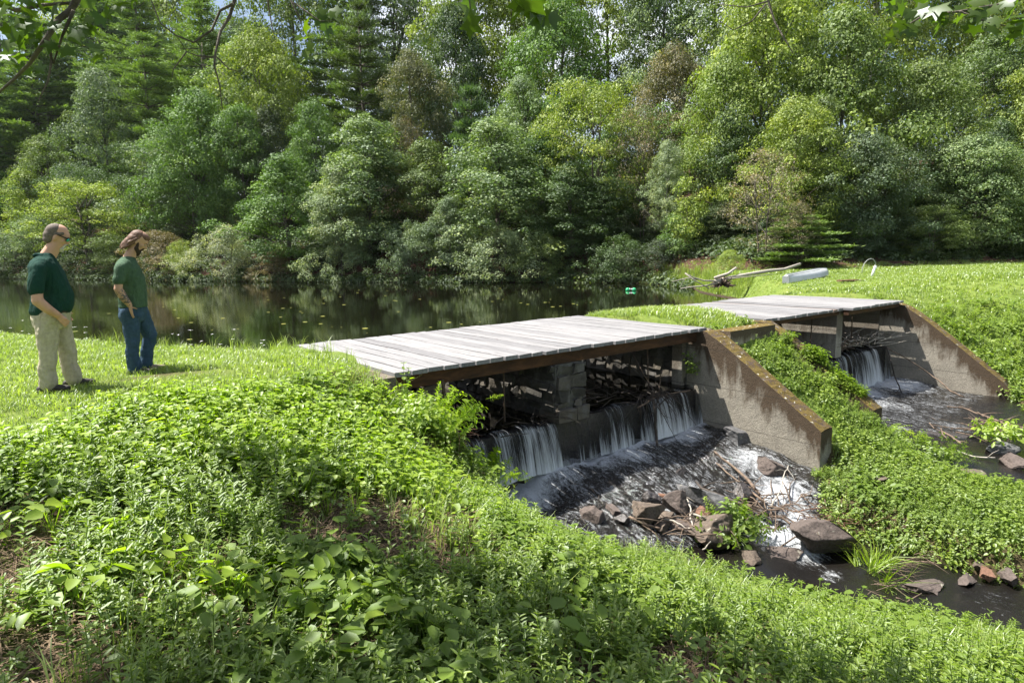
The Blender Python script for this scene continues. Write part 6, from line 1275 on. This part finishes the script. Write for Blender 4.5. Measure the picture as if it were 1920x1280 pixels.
B.part('trousers', M['khaki'], r1, .012, 5, (.12, .03))
B = Body(); B.torso([(-.09, .868, .184, .194), (-.09, .900, .184, .194)]); B.part('belt', M['belt'], r1, None)
for fx, sg, yw in ((-.095, -1, .05), (.125, 1, .12)):
    B = Body(); B.cap((fx - .07, sg * .12, .045), (fx + .10, sg * .13, .04), .048, .040, ky=.95); B.cap((fx + .02, sg * .125, .055), (fx + .165, sg * .14, .035), .045, .036, ky=1.1); B.cap((fx, sg * .12, .06), (fx, sg * .12, .13), .05, .05); B.part('shoe', M['boot'], r1, .009, 3)
B = Body()
B.ell(P1(-.042, 0, .042), (.091, .0825, .086), Rm1, 20, 14); B.ell(P1(-.045, 0, .0), (.088, .0815, .075), Rm1, 20, 12); B.ell(P1(-.055, 0, -.045), (.060, .072, .05), Rm1, 18, 12)
for sg in (-1, 1): B.cap(P1(.030, sg * .062, .045), P1(-.02, sg * .070, .02), .018, .018)
B.part('hair', M['hair_grey'], r1, .008, 2)
B = Body(); B.ell(P1(.072, 0, -.105), (.032, .036, .028), Rm1); B.ell(P1(.096, 0, -.047), (.012, .030, .009), Rm1); B.cap(P1(.092, .028, -.05), P1(.078, .032, -.095), .010, .013); B.cap(P1(.092, -.028, -.05), P1(.078, -.032, -.095), .010, .013); B.part('goatee', M['goatee'], r1, .006, 1)
sg_ = link('sunglasses', None, r1) if False else None
B = Body()
for sg in (-1, 1): B.cap(P1(-.008, sg * .083, .022), P1(.085, sg * .070, .016), .0045, .007, 8); B.cap(P1(.09, sg * .062, .024), P1(.112, sg * .012, .024), .006, .005, 8)
gl = B.part('sunglasses', M['frame'], r1, None)
for sg in (-1, 1):
    B = Body(); B.ell(P1(.092, sg * .046, .004), (.016, .030, .021), Rm1 @ Matrix.Rotation(sg * -.35, 3, 'Z'), 14, 10); o = B.part('lens', M['lens'], gl, None)

# --- bearded man in the tee shirt
p = at(264, 698, .0); r2 = empty('person', (p[0], p[1], tz(p[0], p[1]) - .01), 'bearded man with long brown hair, green T-shirt and blue jeans, tattooed forearm, looking down', 'person'); r2.rotation_euler = (0, 0, R(27)); r2['lean'] = .112
B = Body(); P2, Rm2 = head(B, (-.045, 0, 1.625), R(34), 1.02)
B.cap((-.145, 0, 1.43), (-.07, 0, 1.575), .066, .058)
B.torso([(-.09, .82, .10, .14), (-.10, .98, .12, .14), (-.12, 1.15, .125, .155), (-.155, 1.31, .095, .135), (-.155, 1.39, .06, .07)])
AR = {}
for sg in (-1, 1):
    a0, a1, a2 = (-.21, sg * .185, 1.32), (-.235, sg * .245, 1.07), (-.115, sg * .205, .865)
    B.chain([(*a0, .050), (*a1, .045)]); B.chain([(*a1, .045), (-.18, sg * .228, .965, .043), (*a2, .028)])
    if sg < 0: hand(B, a2, (.18, .1, -1), (-.9, -.35, -.15), 1.0, .15, .35, (1.0, .15, -.15))
    else: hand(B, a2, (.5, -.25, -.8), (.2, 1, .1), 1.0, .3)
for hx, kx, kz, fx, fz, sg in ((-.125, -.09, .42, -.05, .08, -1), (-.03, .085, .44, .065, .09, 1)): B.chain([(hx, sg * .085, .80, .085), (kx, sg * .095, kz, .05), (fx, sg * .10, fz, .036)]); B.cap((fx - .03, sg * .1, .045), (fx + .11, sg * .11, .035), .032, .028)
B.part('body', M['skin2'], r2, .0085, 3)
B = Body(); B.torso([(-.095, .83, .158, .175), (-.095, .88, .155, .172), (-.10, .98, .158, .168), (-.115, 1.1, .160, .178), (-.13, 1.2, .158, .188), (-.155, 1.30, .138, .19), (-.165, 1.37, .112, .165), (-.155, 1.42, .085, .11), (-.15, 1.45, .068, .078)])
for sg in (-1, 1): B.chain([(-.185, sg * .13, 1.345, .078), (-.21, sg * .192, 1.30, .074), (-.226, sg * .235, 1.17, .068)])
B.part('t_shirt', M['tee'], r2, .011, 6, (.12, .02))
B = Body(); B.torso([(-.10, .66, .13, .165), (-.10, .74, .150, .172), (-.095, .82, .148, .165), (-.095, .86, .142, .16)])
for hx, kx, kz, fx, fz, sg in ((-.125, -.085, .43, -.055, .07, -1), (-.03, .095, .45, .06, .09, 1)): B.chain([(hx, sg * .085, .78, .105), ((hx + kx) / 2, sg * .09, .60, .094), (kx, sg * .095, kz, .080), ((kx + fx) / 2 - .02, sg * .10, .25, .076), (fx - .005, sg * .10, fz, .078)])
B.part('jeans', M['denim'], r2, .011, 5, (.1, .028))
for fx, sg, mt in ((-.05, -1, 'boot'), (.10, 1, 'sole')):
    B = Body(); B.cap((fx - .06, sg * .10, .04), (fx + .10, sg * .11, .038), .042, .036); B.cap((fx, sg * .1, .05), (fx + .15, sg * .12, .033), .04, .033, ky=1.1); B.part('shoe', M[mt], r2, .009, 3)
B = Body(); B.ell(P2(-.032, 0, .040), (.097, .0795, .086), Rm2, 20, 14); B.ell(P2(-.055, 0, -.005), (.078, .084, .085), Rm2, 20, 14); B.ell(P2(-.09, 0, -.06), (.048, .066, .075), Rm2, 18, 12); B.ell(P2(.016, 0, .070), (.078, .071, .050), Rm2, 18, 12)
B.cap(P2(-.095, 0, -.09), P2(-.10, 0, -.125), .048, .030); 
for sg in (-1, 1):  B.cap(P2(-.03, sg * .074, .015), P2(-.07, sg * .07, -.06), .020, .018)
B.ell(P2(-.105, 0, -.10), (.036, .058, .075), Rm2, 14, 10)
for sg in (-1, 1):
    for q in range(6):
        z0 = .095 - q * .016; B.chain([(*P2(.028 - q * .008, sg * (.046 + q * .006), z0 - .008), .006), (*P2(-.01, sg * (.066 + q * .002), z0 - .03), .009), (*P2(-.06, sg * .070, z0 - .07 - .010 * q), .011), (*P2(-.098, sg * .050, -.09 - q * .014), .011)])
B.part('hair', M['hair_br'], r2, .006, 1)
B = Body(); B.ell(P2(.055, 0, -.10), (.048, .050, .042), Rm2, 18, 12); B.ell(P2(.068, 0, -.128), (.034, .034, .028), Rm2, 16, 12); B.cap(P2(.093, .02, -.046), P2(.093, -.02, -.046), .010, .010)
for sg in (-1, 1): B.cap(P2(.012, sg * .070, -.02), P2(.03, sg * .062, -.075), .014, .022); B.cap(P2(.03, sg * .060, -.078), P2(.062, sg * .038, -.10), .024, .022); B.cap(P2(.093, sg * .02, -.046), P2(.082, sg * .034, -.075), .010, .012)
B.part('beard', M['beard'], r2, .006, 1)
for root, PP in ((r2, P2), (r1, P1)):
    if root is r2:
        for sg in (-1, 1):
            B = Body(); B.ell(PP(.083, sg * .033, .004), (.010, .013, .006), Rm2, 12, 8); B.part('eye', M['eye'], root, None)
            B = Body(); B.cap(PP(.094, sg * .018, .022), PP(.086, sg * .048, .020), .005, .004, 8); B.part('eyebrow', M['beard'], root, None)
B = Body(); B.chain([(-.222, -.240, 1.045, .0478), (-.18, -.228, .965, .0455), (-.125, -.208, .882, .0325)]); B.part('tattoo', M['tattoo'], r2, .008, 2)
B = Body(); B.box((.032, -.075, 1.27), (.012, .06, .035)); B.part('chest_print', simple('yellow_print', (.3, .26, .06), .9, .3, 60, 0), r2, None)

# ------------------------------------------------------------------ the hazy air
hm = bpy.data.materials.new('haze'); hm.use_nodes = True; hn = hm.node_tree; hn.nodes.remove(hn.nodes['Principled BSDF'])
pv = hn.nodes.new('ShaderNodeVolumePrincipled'); pv.inputs['Density'].default_value = .00005; pv.inputs['Color'].default_value = (.86, .92, 1, 1); pv.inputs['Anisotropy'].default_value = .3
hn.links.new(pv.outputs[0], hn.nodes['Material Output'].inputs['Volume'])
mb = MB(); mb.box((50, 220, 35), (760, 560, 100)); tag(link('haze', mesh_np('haze', mb.V, mb.F, hm)), 'thin bright summer haze between the viewer and the far trees', 'haze', kind='stuff')
SC.cycles.volume_bounces = 0; SC.cycles.volume_max_steps = 32
